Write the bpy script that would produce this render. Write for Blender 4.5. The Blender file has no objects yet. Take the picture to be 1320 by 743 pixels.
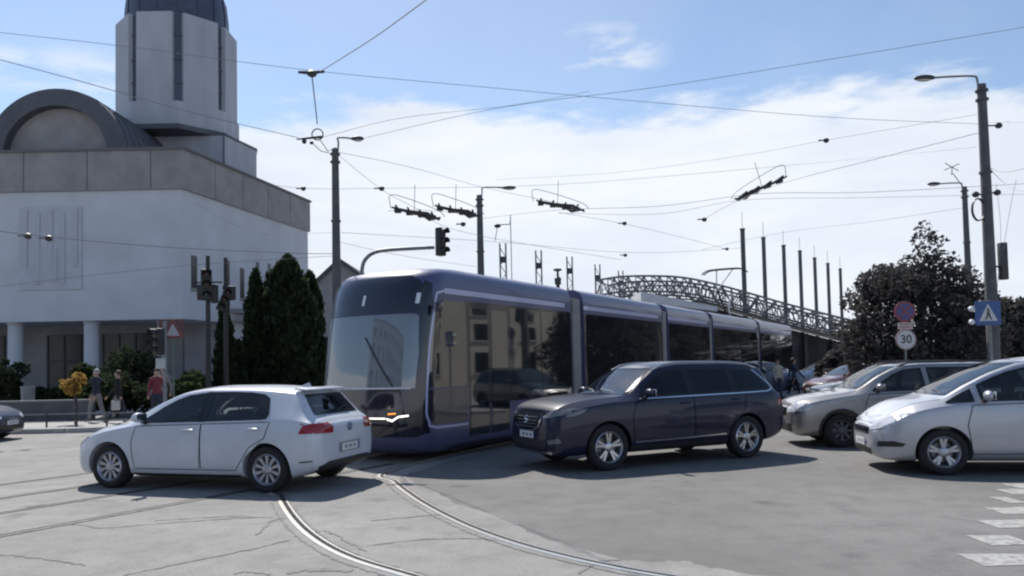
import bpy, bmesh, math, random
from mathutils import Vector, Matrix
from mathutils.bvhtree import BVHTree
from mathutils.interpolate import poly_3d_calc

random.seed(7)
PI = math.pi
S = bpy.context.scene
COL = S.collection
R = math.radians

# ------------------------------------------------------------------ camera
F_PX, PX0, PY0, EYE = 1000.0, 660.0, 430.0, 1.65
PITCH, ROLL = math.atan(0.042), R(1.2)
c_f = Vector((0, math.cos(PITCH), math.sin(PITCH)))
u0, r0 = Vector((0, -math.sin(PITCH), math.cos(PITCH))), Vector((1, 0, 0))
c_r = r0 * math.cos(ROLL) - u0 * math.sin(ROLL)
c_u = u0 * math.cos(ROLL) + r0 * math.sin(ROLL)
EYEV = Vector((0, 0, EYE))


def ray(px, py):
    return c_f + c_r * ((px - PX0) / F_PX) - c_u * ((py - PY0) / F_PX)


def G(px, py, z=0.0):            # survey point on the ground
    d = ray(px, py)
    return EYEV + d * ((z - EYE) / d.z)


def at(px, py, Y):               # survey point at a known distance
    d = ray(px, py)
    return EYEV + d * (Y / d.y)


cam_d = bpy.data.cameras.new('camera')
cam = bpy.data.objects.new('camera', cam_d)
COL.objects.link(cam)
mw = Matrix((c_r, c_u, -c_f)).transposed().to_4x4()
mw.translation = EYEV
cam.matrix_world = mw
cam_d.sensor_width = 36
cam_d.lens = 36 * F_PX / 1320
cam_d.shift_y = (PY0 - 371.5) / 1320
cam_d.clip_end = 4000
cam_d.clip_start = 0.05
S.camera = cam

# ------------------------------------------------------------------ materials
MATS = {}


def mat(name, col, rough=.6, metal=0.0, var=0.0, scale=6.0, bump=0.0, coat=0.0, spec=.5, emit=None, es=1.0, col2=None, detail=6, stretch=None, bscale=None, ior=1.5):
    if name in MATS:
        return MATS[name]
    m = bpy.data.materials.new(name)
    m.use_nodes = True
    nt = m.node_tree
    b = nt.nodes['Principled BSDF']
    b.inputs['Base Color'].default_value = (*col, 1)
    b.inputs['Roughness'].default_value = rough
    b.inputs['Metallic'].default_value = metal
    b.inputs['Specular IOR Level'].default_value = spec
    b.inputs['IOR'].default_value = ior
    b.inputs['Coat Weight'].default_value = coat
    b.inputs['Coat Roughness'].default_value = .04
    if emit:
        b.inputs['Emission Color'].default_value = (*emit, 1)
        b.inputs['Emission Strength'].default_value = es
    if var or bump or col2:
        tc = nt.nodes.new('ShaderNodeTexCoord')
        src = tc.outputs['Object']
        if stretch:
            mp = nt.nodes.new('ShaderNodeMapping')
            mp.inputs['Scale'].default_value = stretch
            nt.links.new(src, mp.inputs['Vector'])
            src = mp.outputs['Vector']
        n = nt.nodes.new('ShaderNodeTexNoise')
        n.inputs['Scale'].default_value = scale
        n.inputs['Detail'].default_value = detail
        nt.links.new(src, n.inputs['Vector'])
        rp = nt.nodes.new('ShaderNodeValToRGB')
        lo = col if col2 else tuple(max(0, c * (1 - var)) for c in col)
        hi = col2 if col2 else tuple(min(1, c * (1 + var)) for c in col)
        rp.color_ramp.elements[0].position = .32
        rp.color_ramp.elements[1].position = .68
        rp.color_ramp.elements[0].color = (*lo, 1)
        rp.color_ramp.elements[1].color = (*hi, 1)
        nt.links.new(n.outputs['Fac'], rp.inputs['Fac'])
        nt.links.new(rp.outputs['Color'], b.inputs['Base Color'])
        if bump:
            n2 = nt.nodes.new('ShaderNodeTexNoise')
            n2.inputs['Scale'].default_value = bscale or scale * 4
            n2.inputs['Detail'].default_value = 4
            nt.links.new(src, n2.inputs['Vector'])
            bp = nt.nodes.new('ShaderNodeBump')
            bp.inputs['Strength'].default_value = bump
            bp.inputs['Distance'].default_value = .02
            nt.links.new(n2.outputs['Fac'], bp.inputs['Height'])
            nt.links.new(bp.outputs['Normal'], b.inputs['Normal'])
    MATS[name] = m
    return m


def ground_mat(name, base, dark, patchcol, seed, crack=.5):
    m = bpy.data.materials.new(name)
    m.use_nodes = True
    nt = m.node_tree
    N, L = nt.nodes.new, nt.links.new
    b = nt.nodes['Principled BSDF']
    b.inputs['Roughness'].default_value = .92
    b.inputs['Specular IOR Level'].default_value = .25
    tc = N('ShaderNodeTexCoord')
    mp = N('ShaderNodeMapping')
    mp.inputs['Location'].default_value = (seed, seed * .7, 0)
    L(tc.outputs['Object'], mp.inputs['Vector'])
    v = mp.outputs['Vector']

    def noise(sc, det=6, rough=.6, vec=v):
        n = N('ShaderNodeTexNoise')
        n.inputs['Scale'].default_value = sc
        n.inputs['Detail'].default_value = det
        n.inputs['Roughness'].default_value = rough
        L(vec, n.inputs['Vector'])
        return n.outputs['Fac']

    def ramp(f, a, c, ca=(0, 0, 0), cb=(1, 1, 1)):
        r = N('ShaderNodeValToRGB')
        r.color_ramp.elements[0].position = a
        r.color_ramp.elements[1].position = c
        r.color_ramp.elements[0].color = (*ca, 1)
        r.color_ramp.elements[1].color = (*cb, 1)
        L(f, r.inputs['Fac'])
        return r.outputs['Color']

    def mix(f, a, c, mode='MIX'):
        x = N('ShaderNodeMix')
        x.data_type = 'RGBA'
        x.blend_type = mode
        if isinstance(f, float):
            x.inputs[0].default_value = f
        else:
            L(f, x.inputs[0])
        for i, k in ((6, a), (7, c)):
            if isinstance(k, tuple):
                x.inputs[i].default_value = (*k, 1)
            else:
                L(k, x.inputs[i])
        return x.outputs[2]
    c = mix(ramp(noise(.35, 5), .38, .66), base, patchcol)
    c = mix(ramp(noise(2.3, 8, .7), .45, .8), c, dark)
    # streaks worn along the driving direction
    ms = N('ShaderNodeMapping')
    ms.inputs['Rotation'].default_value = (0, 0, R(8))
    ms.inputs['Scale'].default_value = (.3, .9, 1)
    L(v, ms.inputs['Vector'])
    c = mix(ramp(noise(1.0, 5, .6, ms.outputs['Vector']), .5, .75, (0, 0, 0), (.35, .35, .35)), c, dark)
    # aggregate grain
    c = mix(ramp(noise(60, 3, .8), .3, .75, (.72, .72, .72), (1.12, 1.12, 1.12)), (0.0, 0.0, 0.0), c) if False else mix(1.0, c, ramp(noise(42, 4, .8), .25, .8, (.74, .74, .74), (1.16, 1.16, 1.16)), 'MULTIPLY')
    # hairline cracks
    vo = N('ShaderNodeTexVoronoi')
    vo.feature = 'DISTANCE_TO_EDGE'
    vo.inputs['Scale'].default_value = .22
    nz = N('ShaderNodeTexNoise')
    nz.inputs['Scale'].default_value = 1.4
    nz.inputs['Detail'].default_value = 6
    L(v, nz.inputs['Vector'])
    ad = N('ShaderNodeVectorMath')
    ad.operation = 'MULTIPLY_ADD'
    ad.inputs[1].default_value = (1.3, 1.3, 0)
    L(nz.outputs['Color'], ad.inputs[0])
    L(v, ad.inputs[2])
    L(ad.outputs[0], vo.inputs['Vector'])
    cr = ramp(vo.outputs['Distance'], .0, .006, (crack, crack, crack), (0, 0, 0))
    c = mix(cr, c, tuple(x * .5 for x in dark))
    # oil spots
    c = mix(ramp(noise(1.1, 2, .4), .68, .76, (0, 0, 0), (.6, .6, .6)), c, tuple(x * .55 for x in dark))
    L(c, b.inputs['Base Color'])
    bp = N('ShaderNodeBump')
    bp.inputs['Strength'].default_value = .35
    bp.inputs['Distance'].default_value = .01
    L(noise(35, 5, .75), bp.inputs['Height'])
    L(bp.outputs['Normal'], b.inputs['Normal'])
    return m


def glass_mat(name, col, rough=.02, spec=.5):
    return mat(name, col, rough, 0, spec=spec)


m_tyre = mat('tyre_rubber', (.018, .018, .02), .85, var=.3, scale=20)
m_black = mat('black_plastic', (.02, .02, .022), .55, var=.2, scale=12)
m_gloss_black = mat('gloss_black', (.012, .012, .015), .12)
m_well = mat('wheel_well', (.01, .01, .011), .95)
def clear_glass(name, tint, ior=1.6, rough=.015):
    m = bpy.data.materials.new(name)
    m.use_nodes = True
    nt = m.node_tree
    nt.nodes.remove(nt.nodes['Principled BSDF'])
    N, L = nt.nodes.new, nt.links.new
    tr, gl, mx, fr = N('ShaderNodeBsdfTransparent'), N('ShaderNodeBsdfGlossy'), N('ShaderNodeMixShader'), N('ShaderNodeFresnel')
    tr.inputs['Color'].default_value = (*tint, 1)
    gl.inputs['Roughness'].default_value = rough
    fr.inputs['IOR'].default_value = ior
    L(fr.outputs[0], mx.inputs[0])
    L(tr.outputs[0], mx.inputs[1])
    L(gl.outputs[0], mx.inputs[2])
    L(mx.outputs[0], nt.nodes['Material Output'].inputs['Surface'])
    return m


m_glass = mat('tinted_glass', (.014, .017, .02), .03, spec=.6)
m_side = clear_glass('side_glass', (.52, .56, .55), 1.7)
m_dim = clear_glass('privacy_side_glass', (.16, .17, .18), 1.6)
m_privacy = mat('privacy_glass', (.008, .009, .012), .04, spec=.5)
m_screen = clear_glass('windscreen_glass', (.52, .57, .59), 3.3)
m_screen_far = mat('far_windscreen', (.03, .036, .042), .02, ior=2.0)
m_seat = mat('seat_cloth', (.07, .07, .075), .9, var=.2, scale=20)
m_alloy = mat('alloy', (.55, .56, .58), .28, .9, var=.08, scale=8)
m_alloy_dark = mat('alloy_shadow', (.03, .03, .032), .6)
m_chrome = mat('chrome', (.75, .76, .78), .15, 1.0)
m_plate = mat('plate_white', (.72, .73, .74), .45, var=.05, scale=30)
m_plate_blue = mat('plate_blue', (.03, .07, .35), .45)
m_ink = mat('plate_ink', (.03, .03, .035), .6)
m_smoke_lens = mat('smoked_lens', (.13, .135, .15), .08, var=.3, scale=14, coat=.8)
m_red_lens = mat('red_lens', (.28, .012, .015), .12, var=.25, scale=25, coat=.6)
m_clear_lens = mat('clear_lens', (.50, .52, .56), .08, var=.15, scale=14, coat=.8)
m_amber = mat('amber_lens', (.6, .2, .03), .15)
m_steel = mat('galvanised_steel', (.22, .23, .24), .5, .6, var=.15, scale=6)
m_pole = mat('concrete_pole', (.105, .105, .108), .9, var=.18, scale=3, bump=.3)
m_darksteel = mat('dark_steel', (.06, .062, .066), .55, .4, var=.2, scale=6)
m_wire = mat('wire_metal', (.24, .24, .25), .6, .3)
m_insul = mat('insulator_black', (.035, .035, .038), .5)

# ------------------------------------------------------------------ object helpers


def tag(o, label=None, cat=None, group=None, kind=None):
    if label: o['label'] = label
    if cat: o['category'] = cat
    if group: o['group'] = group
    if kind: o['kind'] = kind
    return o


def empty(name, loc=(0, 0, 0), rz=0.0, parent=None):
    o = bpy.data.objects.new(name, None)
    o.empty_display_size = .2
    COL.objects.link(o)
    o.location = loc
    o.rotation_euler = (0, 0, rz)
    if parent: o.parent = parent
    return o


def obj(name, bm, mats, parent=None, smooth=40, recalc=True, loc=None):
    if recalc:
        bmesh.ops.recalc_face_normals(bm, faces=bm.faces)
    me = bpy.data.meshes.new(name)
    if smooth:
        a = R(smooth)
        for f in bm.faces: f.smooth = True
        for e in bm.edges:
            if len(e.link_faces) == 2 and e.calc_face_angle(0) > a:
                e.smooth = False
    bm.to_mesh(me)
    bm.free()
    for m in (mats if isinstance(mats, (list, tuple)) else [mats]):
        me.materials.append(m)
    o = bpy.data.objects.new(name, me)
    COL.objects.link(o)
    if parent: o.parent = parent
    if loc is not None: o.location = loc
    return o


def box(bm, lo, hi, mi=0, M=None, bev=0.0):
    x0, y0, z0 = lo
    x1, y1, z1 = hi
    vs = [bm.verts.new((x, y, z)) for z in (z0, z1) for y in (y0, y1) for x in (x0, x1)]
    idx = [(0, 2, 3, 1), (4, 5, 7, 6), (0, 1, 5, 4), (2, 6, 7, 3), (0, 4, 6, 2), (1, 3, 7, 5)]
    fs = []
    for q in idx:
        f = bm.faces.new([vs[i] for i in q])
        f.material_index = mi
        fs.append(f)
    if bev:
        es = list({e for f in fs for e in f.edges})
        r = bmesh.ops.bevel(bm, geom=es, offset=bev, segments=2, affect='EDGES', profile=.5)
        vs = list({v for f in r['faces'] for v in f.verts} | {v for v in vs if v.is_valid})
    if M is not None:
        for v in vs: v.co = M @ v.co
    return vs


def prism(bm, pts, z0, z1, mi=0):
    """vertical prism over a plan polygon"""
    a = [bm.verts.new((p[0], p[1], z0)) for p in pts]
    b = [bm.verts.new((p[0], p[1], z1)) for p in pts]
    n = len(pts)
    for i in range(n):
        f = bm.faces.new((a[i], a[(i + 1) % n], b[(i + 1) % n], b[i]))
        f.material_index = mi
    for l in (a[::-1], b):
        f = bm.faces.new(l)
        f.material_index = mi


def tube(bm, pts, r, n=6, mi=0, cap=True):
    pts = [Vector(p) for p in pts]
    rs = r if isinstance(r, (list, tuple)) else [r] * len(pts)
    rings = []
    t0 = (pts[1] - pts[0]).normalized()
    up = Vector((0, 0, 1)) if abs(t0.z) < .9 else Vector((1, 0, 0))
    x = t0.cross(up).normalized()
    for i, p in enumerate(pts):
        t = (pts[min(i + 1, len(pts) - 1)] - pts[max(i - 1, 0)])
        if t.length < 1e-9: t = t0.copy()
        t.normalize()
        x = (x - t * x.dot(t)).normalized()
        y = t.cross(x)
        rings.append([bm.verts.new(p + (x * math.cos(2 * PI * k / n) + y * math.sin(2 * PI * k / n)) * rs[i]) for k in range(n)])
    for a, b in zip(rings, rings[1:]):
        for k in range(n):
            f = bm.faces.new((a[k], a[(k + 1) % n], b[(k + 1) % n], b[k]))
            f.material_index = mi
    if cap:
        for rg in (rings[0][::-1], rings[-1]):
            f = bm.faces.new(rg)
            f.material_index = mi


def lathe(bm, prof, n=40, axis='z', origin=(0, 0, 0), mi=0, a0=0, a1=2 * PI):
    """prof: (radius, height)"""
    o = Vector(origin)
    full = abs(a1 - a0 - 2 * PI) < 1e-6
    cnt = n if full else n + 1
    rings = []
    for k in range(cnt):
        a = a0 + (a1 - a0) * k / n
        rg = []
        for (rr, h) in prof:
            if axis == 'z': p = Vector((rr * math.cos(a), rr * math.sin(a), h))
            else: p = Vector((rr * math.cos(a), h, rr * math.sin(a)))
            rg.append(bm.verts.new(o + p))
        rings.append(rg)
    for k in range(n):
        a, b = rings[k], rings[(k + 1) % cnt]
        for i in range(len(prof) - 1):
            try:
                f = bm.faces.new((a[i], b[i], b[i + 1], a[i + 1]))
                f.material_index = mi
            except ValueError:
                pass
    bmesh.ops.remove_doubles(bm, verts=[v for rg in rings for v in rg], dist=1e-5)


def plate(bm, pts, y0, y1, mi=0):
    a = [bm.verts.new((x, y0, z)) for x, z in pts]
    b = [bm.verts.new((x, y1, z)) for x, z in pts]
    n = len(pts)
    for l in (a, b[::-1]):
        f = bm.faces.new(l)
        f.material_index = mi
    for i in range(n):
        f = bm.faces.new((a[i], a[(i + 1) % n], b[(i + 1) % n], b[i]))
        f.material_index = mi


def sphere(bm, c, rad, seg=16, ring=10, mi=0):
    r = bmesh.ops.create_uvsphere(bm, u_segments=seg, v_segments=ring, radius=1)
    rr = rad if isinstance(rad, (tuple, list)) else (rad,) * 3
    for v in r['verts']:
        v.co = Vector(c) + Vector((v.co.x * rr[0], v.co.y * rr[1], v.co.z * rr[2]))
    for f in {f for v in r['verts'] for f in v.link_faces}: f.material_index = mi


def pchip(xs, ys, x):
    n = len(xs)
    if x <= xs[0]: return ys[0]
    if x >= xs[-1]: return ys[-1]
    h = [xs[i + 1] - xs[i] for i in range(n - 1)]
    d = [(ys[i + 1] - ys[i]) / h[i] for i in range(n - 1)]
    m = [0] * n
    m[0], m[-1] = d[0], d[-1]
    for i in range(1, n - 1):
        if d[i - 1] * d[i] <= 0: m[i] = 0
        else:
            w1, w2 = 2 * h[i] + h[i - 1], h[i] + 2 * h[i - 1]
            m[i] = (w1 + w2) / (w1 / d[i - 1] + w2 / d[i])
    i = max(k for k in range(n - 1) if xs[k] <= x)
    t = (x - xs[i]) / h[i]
    return (2 * t**3 - 3 * t * t + 1) * ys[i] + (t**3 - 2 * t * t + t) * h[i] * m[i] + (-2 * t**3 + 3 * t * t) * ys[i + 1] + (t**3 - t * t) * h[i] * m[i + 1]


def catmull(pts, k=6):
    P = [Vector(p) for p in pts]
    P = [P[0] * 2 - P[1]] + P + [P[-1] * 2 - P[-2]]
    out = []
    for i in range(1, len(P) - 2):
        for j in range(k):
            t = j / k
            a, b, c, d = P[i - 1:i + 3]
            out.append(.5 * ((2 * b) + (c - a) * t + (2 * a - 5 * b + 4 * c - d) * t * t + (3 * b - a - 3 * c + d) * t**3))
    out.append(P[-2])
    return out


class Skin:
    """a body shell that panels, glass and lamps are fitted onto"""

    def __init__(self, bm):
        bm.normal_update()
        bm.verts.ensure_lookup_table()
        bm.faces.ensure_lookup_table()
        self.co = [v.co.copy() for v in bm.verts]
        self.no = [v.normal.copy() for v in bm.verts]
        self.fv = [[v.index for v in f.verts] for f in bm.faces]
        self.bvh = BVHTree.FromPolygons(self.co, self.fv)

    def norm(self, p, fi):
        vs = self.fv[fi]
        w = poly_3d_calc([self.co[i] for i in vs], p)
        n = Vector((0, 0, 0))
        for k, i in zip(w, vs): n += self.no[i] * k
        return n.normalized()

    def cast(self, p, d):
        h = self.bvh.ray_cast(p - d * 12, d)
        if h[0] is None: h = self.bvh.find_nearest(p)
        return h[0], self.norm(h[0], h[2])

    def near(self, p):
        h = self.bvh.find_nearest(Vector(p))
        return h[0], self.norm(h[0], h[2])


def patch(skin, poly, view, off, name, m, parent, res=.09, label=None):
    """poly: 2D outline; view 'L'/'Rr' side (x,z), 'front'/'rear' (y,z), 'top' (x,y), or an azimuth number"""
    if view == 'near': T, D = Vector((1, 0, 0)), Vector((0, 1, 0))
    elif view == 'far': T, D = Vector((1, 0, 0)), Vector((0, -1, 0))
    elif view == 'front': T, D = Vector((0, 1, 0)), Vector((1, 0, 0))
    elif view == 'rear': T, D = Vector((0, 1, 0)), Vector((-1, 0, 0))
    elif view == 'top': T, D = Vector((1, 0, 0)), Vector((0, 0, -1))
    V = Vector((0, 1, 0)) if view == 'top' else Vector((0, 0, 1))
    bm = bmesh.new()
    vs = [bm.verts.new(T * p[0] + V * p[1]) for p in poly]
    bm.faces.new(vs)
    bmesh.ops.triangulate(bm, faces=bm.faces[:])
    for _ in range(6):
        le = [e for e in bm.edges if e.calc_length() > res]
        if not le: break
        bmesh.ops.subdivide_edges(bm, edges=le, cuts=1)
        bmesh.ops.triangulate(bm, faces=[f for f in bm.faces if len(f.verts) > 3])
    nos = []
    bm.verts.ensure_lookup_table()
    bm.verts.index_update()
    for v in bm.verts:
        p, n = skin.cast(v.co.copy(), D)
        v.co = p + n * off
        nos.append(n)
    for f in bm.faces:
        f.normal_update()
        s = sum((nos[v.index] for v in f.verts), Vector())
        if f.normal.dot(s) < 0: f.normal_flip()
        f.smooth = True
    me = bpy.data.meshes.new(name)
    bm.to_mesh(me)
    bm.free()
    me.materials.append(m)
    me.normals_split_custom_set_from_vertices([tuple(n) for n in nos])
    o = bpy.data.objects.new(name, me)
    COL.objects.link(o)
    o.parent = parent
    if label: o['label'] = label
    return o


def ribbon(skin, pts, w, off, name, m, parent, k=5, closed=False, D=None):
    if k > 1: P = catmull(pts, k)
    else:
        V_ = [Vector(p) for p in pts]
        P = []
        for a, b in zip(V_, V_[1:]):
            n0 = max(1, int((b - a).length / .07))
            P += [a.lerp(b, i / n0) for i in range(n0)]
        P.append(V_[-1])
    hit = []
    for p in P:
        hit.append(skin.cast(p, Vector(D)) if D else skin.near(p))
    bm = bmesh.new()
    prev = None
    n_ = len(hit)
    for i, (p, n) in enumerate(hit):
        t = (hit[min(i + 1, n_ - 1)][0] - hit[max(i - 1, 0)][0])
        if t.length < 1e-6: continue
        s = n.cross(t.normalized()) * (w / 2)
        a, b = bm.verts.new(p + s + n * off), bm.verts.new(p - s + n * off)
        if prev: bm.faces.new((prev[0], prev[1], b, a))
        prev = (a, b)
    return obj(name, bm, m, parent, smooth=60)


def chaikin(pts, it=2):
    for _ in range(it):
        q = [pts[0]]
        for a, b in zip(pts, pts[1:]):
            q.append((a[0] * .75 + b[0] * .25, a[1] * .75 + b[1] * .25))
            q.append((a[0] * .25 + b[0] * .75, a[1] * .25 + b[1] * .75))
        q.append(pts[-1])
        pts = q
    return pts


# ------------------------------------------------------------------ cars
def car_shell(st):
    xs = [s[0] for s in st]
    L = xs[-1]
    x00 = xs[0]
    samp = sorted(set([round(x00 + (L - x00) * i / 90, 4) for i in range(91)] + [round(x, 4) for x in xs] + [x00 + .02, x00 + .04, L - .02, L - .05]))
    secs = []
    for s in samp:
        zb, wm, zt, wt, zu, wu, zc = [pchip(xs, [q[i] for q in st], s) for i in range(1, 8)]
        hs = [(0, zb), (.55 * wm, zb), (.86 * wm, zb + .005), (.955 * wm, zb + .07), (wm * .992, zb + (zt - zb) * .35), (wm, zb + (zt - zb) * .6), (wm * .99, zb + (zt - zb) * .82),
              (wt, zt), (wt + (wu - wt) * .12, zt + (zu - zt) * .14), (wt + (wu - wt) * .5, zt + (zu - zt) * .53), (wt + (wu - wt) * .88, zt + (zu - zt) * .9), (wu, zu), (wu * .8, zu + (zc - zu) * .42), (wu * .6, zu + (zc - zu) * .66), (wu * .4, zu + (zc - zu) * .84), (wu * .2, zu + (zc - zu) * .96), (0, zc)]
        secs.append((s, chaikin(hs, 2)))
    bm = bmesh.new()
    rings = []
    for s, h in secs:
        full = [(y, z) for y, z in h] + [(-y, z) for y, z in h[-2:0:-1]]
        rings.append([bm.verts.new((s, y, z)) for y, z in full])
    n = len(rings[0])
    for a, b in zip(rings, rings[1:]):
        for k in range(n):
            bm.faces.new((a[k], a[(k + 1) % n], b[(k + 1) % n], b[k]))

    def cap(rg, sgn):
        c = sum((v.co for v in rg), Vector()) / n
        prev = rg
        for sc, dx in ((.965, .022), (.88, .042), (.7, .055), (.45, .062), (.2, .064)):
            cur = [bm.verts.new(c + (v.co - c) * sc + Vector((sgn * dx, 0, 0))) for v in rg]
            for k in range(n):
                bm.faces.new((prev[k], prev[(k + 1) % n], cur[(k + 1) % n], cur[k]))
            prev = cur
        bm.faces.new(prev)
    cap(rings[0], -1)
    cap(rings[-1], 1)
    bmesh.ops.recalc_face_normals(bm, faces=bm.faces)
    return bm


def inset(poly, d):
    """shrink a simple outline by d"""
    n = len(poly)
    ar = sum(poly[i][0] * poly[(i + 1) % n][1] - poly[(i + 1) % n][0] * poly[i][1] for i in range(n))
    sg = 1 if ar > 0 else -1
    out = []
    for i in range(n):
        a, b, c = Vector(poly[i - 1]), Vector(poly[i]), Vector(poly[(i + 1) % n])
        e1, e2 = (b - a).normalized(), (c - b).normalized()
        n1, n2 = Vector((-e1.y, e1.x)) * sg, Vector((-e2.y, e2.x)) * sg
        m_ = (n1 + n2)
        k = m_.length_squared / 2
        out.append(tuple(b + m_ * (d / max(k, .45))))
    return out


def slab(bm, poly, axis, a, b):
    """closed prism of a 2D outline along x (outline y,z) or y (outline x,z)"""
    f = (lambda p, t: (t, p[0], p[1])) if axis == 'x' else (lambda p, t: (p[0], t, p[1]))
    A = [bm.verts.new(f(p, a)) for p in poly]
    B = [bm.verts.new(f(p, b)) for p in poly]
    n = len(poly)
    fs = [bm.faces.new(A), bm.faces.new(B[::-1])]
    for k in range(n): fs.append(bm.faces.new((A[k], B[k], B[(k + 1) % n], A[(k + 1) % n])))
    bmesh.ops.recalc_face_normals(bm, faces=fs)


def cut_body(body, sp, skin, mwell):
    """open the wheel arches, hollow the cabin and open the windows"""
    W, st, r = sp['W'], sp['st'], sp['r']
    cutters = []
    bm = bmesh.new()
    for sx in (sp['fw'], sp['rw']):
        for sg in (-1, 1):
            res = bmesh.ops.create_cone(bm, cap_ends=True, segments=44, radius1=r + .055, radius2=r + .055, depth=.62)
            Mx = Matrix.Translation((sx, sg * (W - .36 + .31), r * .98)) @ Matrix.Rotation(PI / 2, 4, 'X')
            for v in res['verts']: v.co = Mx @ v.co
    cutters.append(bm)
    if sp.get('cabin', True):
        xs = [q[0] for q in st]
        x0, x1 = sp['cab']
        bm = bmesh.new()
        rings = []
        n_ = 26
        for i in range(n_ + 1):
            x = x0 + (x1 - x0) * i / n_
            wt, zt, zu, wu, zc = [pchip(xs, [q[k] for q in st], x) for k in (4, 3, 5, 6, 7)]
            zu, zc = zu - .055, zc - .06
            wt, wu = wt - .09, wu - .03
            h = [(0, .36), (wt, .36), (wt, zt - .06), (wt - .02, zt), (wu + (wt - wu) * .2, zt + (zu - zt) * .8), (wu - .02, zu + .012), (wu * .6, zu + (zc - zu) * .66), (0, zc)]
            full = h + [(-y, z) for y, z in h[-2:0:-1]]
            rings.append([bm.verts.new((x, y, z)) for y, z in full])
        m_ = len(rings[0])
        for a, b in zip(rings, rings[1:]):
            for k in range(m_): bm.faces.new((a[k], a[(k + 1) % m_], b[(k + 1) % m_], b[k]))
        bm.faces.new(rings[0][::-1])
        bm.faces.new(rings[-1])
        bmesh.ops.recalc_face_normals(bm, faces=bm.faces)
        cutters.append(bm)
        bm = bmesh.new()
        for p in sp['side_windows']:
            for sg in (-1, 1): slab(bm, inset(p, .022), 'y', sg * .45, sg * 1.3)
        cutters.append(bm)
        bm = bmesh.new()
        slab(bm, inset(sp['windscreen'], .03), 'x', x0 - .35, x0 + .85)
        slab(bm, inset(sp['rear_window'], .03), 'x', x1 - .3, x1 + .7)
        cutters.append(bm)
    objs = []
    for k, bm in enumerate(cutters):
        cme = bpy.data.meshes.new('cutter')
        bm.to_mesh(cme)
        bm.free()
        co = bpy.data.objects.new('cutter', cme)
        COL.objects.link(co)
        co.parent = body.parent
        md = body.modifiers.new('cut', 'BOOLEAN')
        md.object = co
        md.operation = 'DIFFERENCE'
        md.solver = 'EXACT'
        objs.append(co)
    bpy.context.view_layer.update()
    dg = bpy.context.evaluated_depsgraph_get()
    me = bpy.data.meshes.new_from_object(body.evaluated_get(dg))
    body.modifiers.clear()
    for co in objs: bpy.data.objects.remove(co)
    old = body.data
    b2 = bmesh.new()
    b2.from_mesh(me)
    for f in b2.faces:
        f.smooth = True
        c = f.calc_center_median()
        h = skin.bvh.find_nearest(c)
        f.material_index = 0
        if h[3] > .006 and (h[3] > .03 or f.normal.dot(h[1]) < .8): f.material_index = 1
    for e in b2.edges:
        if len(e.link_faces) == 2:
            e.smooth = e.calc_face_angle(0) < R(38) and e.link_faces[0].material_index == e.link_faces[1].material_index
    b2.to_mesh(me)
    b2.free()
    me.materials.clear()
    me.materials.append(old.materials[0])
    me.materials.append(mwell)
    me.name = 'body'
    body.data = me
    bpy.data.meshes.remove(old)


def make_seat(parent, x, y, w, z0=.40):
    e = empty('seat', (x, y, 0), 0, parent)
    bm = bmesh.new()
    box(bm, (-.28, -w, z0), (.24, w, z0 + .20), bev=.05)
    obj('cushion', bm, m_seat, e)
    Mx = Matrix.Translation((.22, 0, z0 + .12)) @ Matrix.Rotation(R(20), 4, 'Y')
    bm = bmesh.new()
    box(bm, (-.06, -w, 0), (.08, w, .62), bev=.05, M=Mx)
    obj('backrest', bm, m_seat, e)
    for yy in ((0,) if w < .4 else (-.36, .36)):
        bm = bmesh.new()
        box(bm, (-.05, yy - .13, .66), (.05, yy + .13, .84), bev=.04, M=Mx)
        for q in (-.05, .05): tube(bm, [Mx @ Vector((0, yy + q, .58)), Mx @ Vector((0, yy + q, .70))], .008, 5)
        obj('headrest', bm, m_seat, e)


def make_cabin(root, sp, sk):
    x0, x1 = sp['cab']
    W = sp['W']
    for sg in (-1, 1): make_seat(root, x0 + 1.0, sg * .36, .25)
    make_seat(root, x0 + 1.88, 0, .62)
    bm = bmesh.new()
    zt = pchip([q[0] for q in sp['st']], [q[3] for q in sp['st']], x0 + .3)
    box(bm, (x0 + .04, -W + .13, zt - .30), (x0 + .42, W - .13, zt - .03), bev=.05)
    obj('dashboard', bm, m_black, root)
    bm = bmesh.new()
    Mx = Matrix.Translation((x0 + .56, -.36, zt - .05)) @ Matrix.Rotation(R(-62), 4, 'Y')
    tube(bm, [Mx @ Vector((.18 * math.cos(2 * PI * i / 20), .18 * math.sin(2 * PI * i / 20), 0)) for i in range(21)], .014, 6)
    for a in (.2, 2.1, 4.2): tube(bm, [Mx @ Vector((0, 0, -.03)), Mx @ Vector((.18 * math.cos(a), .18 * math.sin(a), 0))], .014, 5)
    obj('steering_wheel', bm, m_black, root)
    p, n = sk.cast(Vector((0, 0, sp['windscreen'][2][1] + .08)), Vector((1, 0, 0)))
    bm = bmesh.new()
    box(bm, (p.x + .10, -.11, p.z - .06), (p.x + .13, .11, p.z + .01), bev=.01)
    obj('rear_view_mirror', bm, m_black, root)


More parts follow.
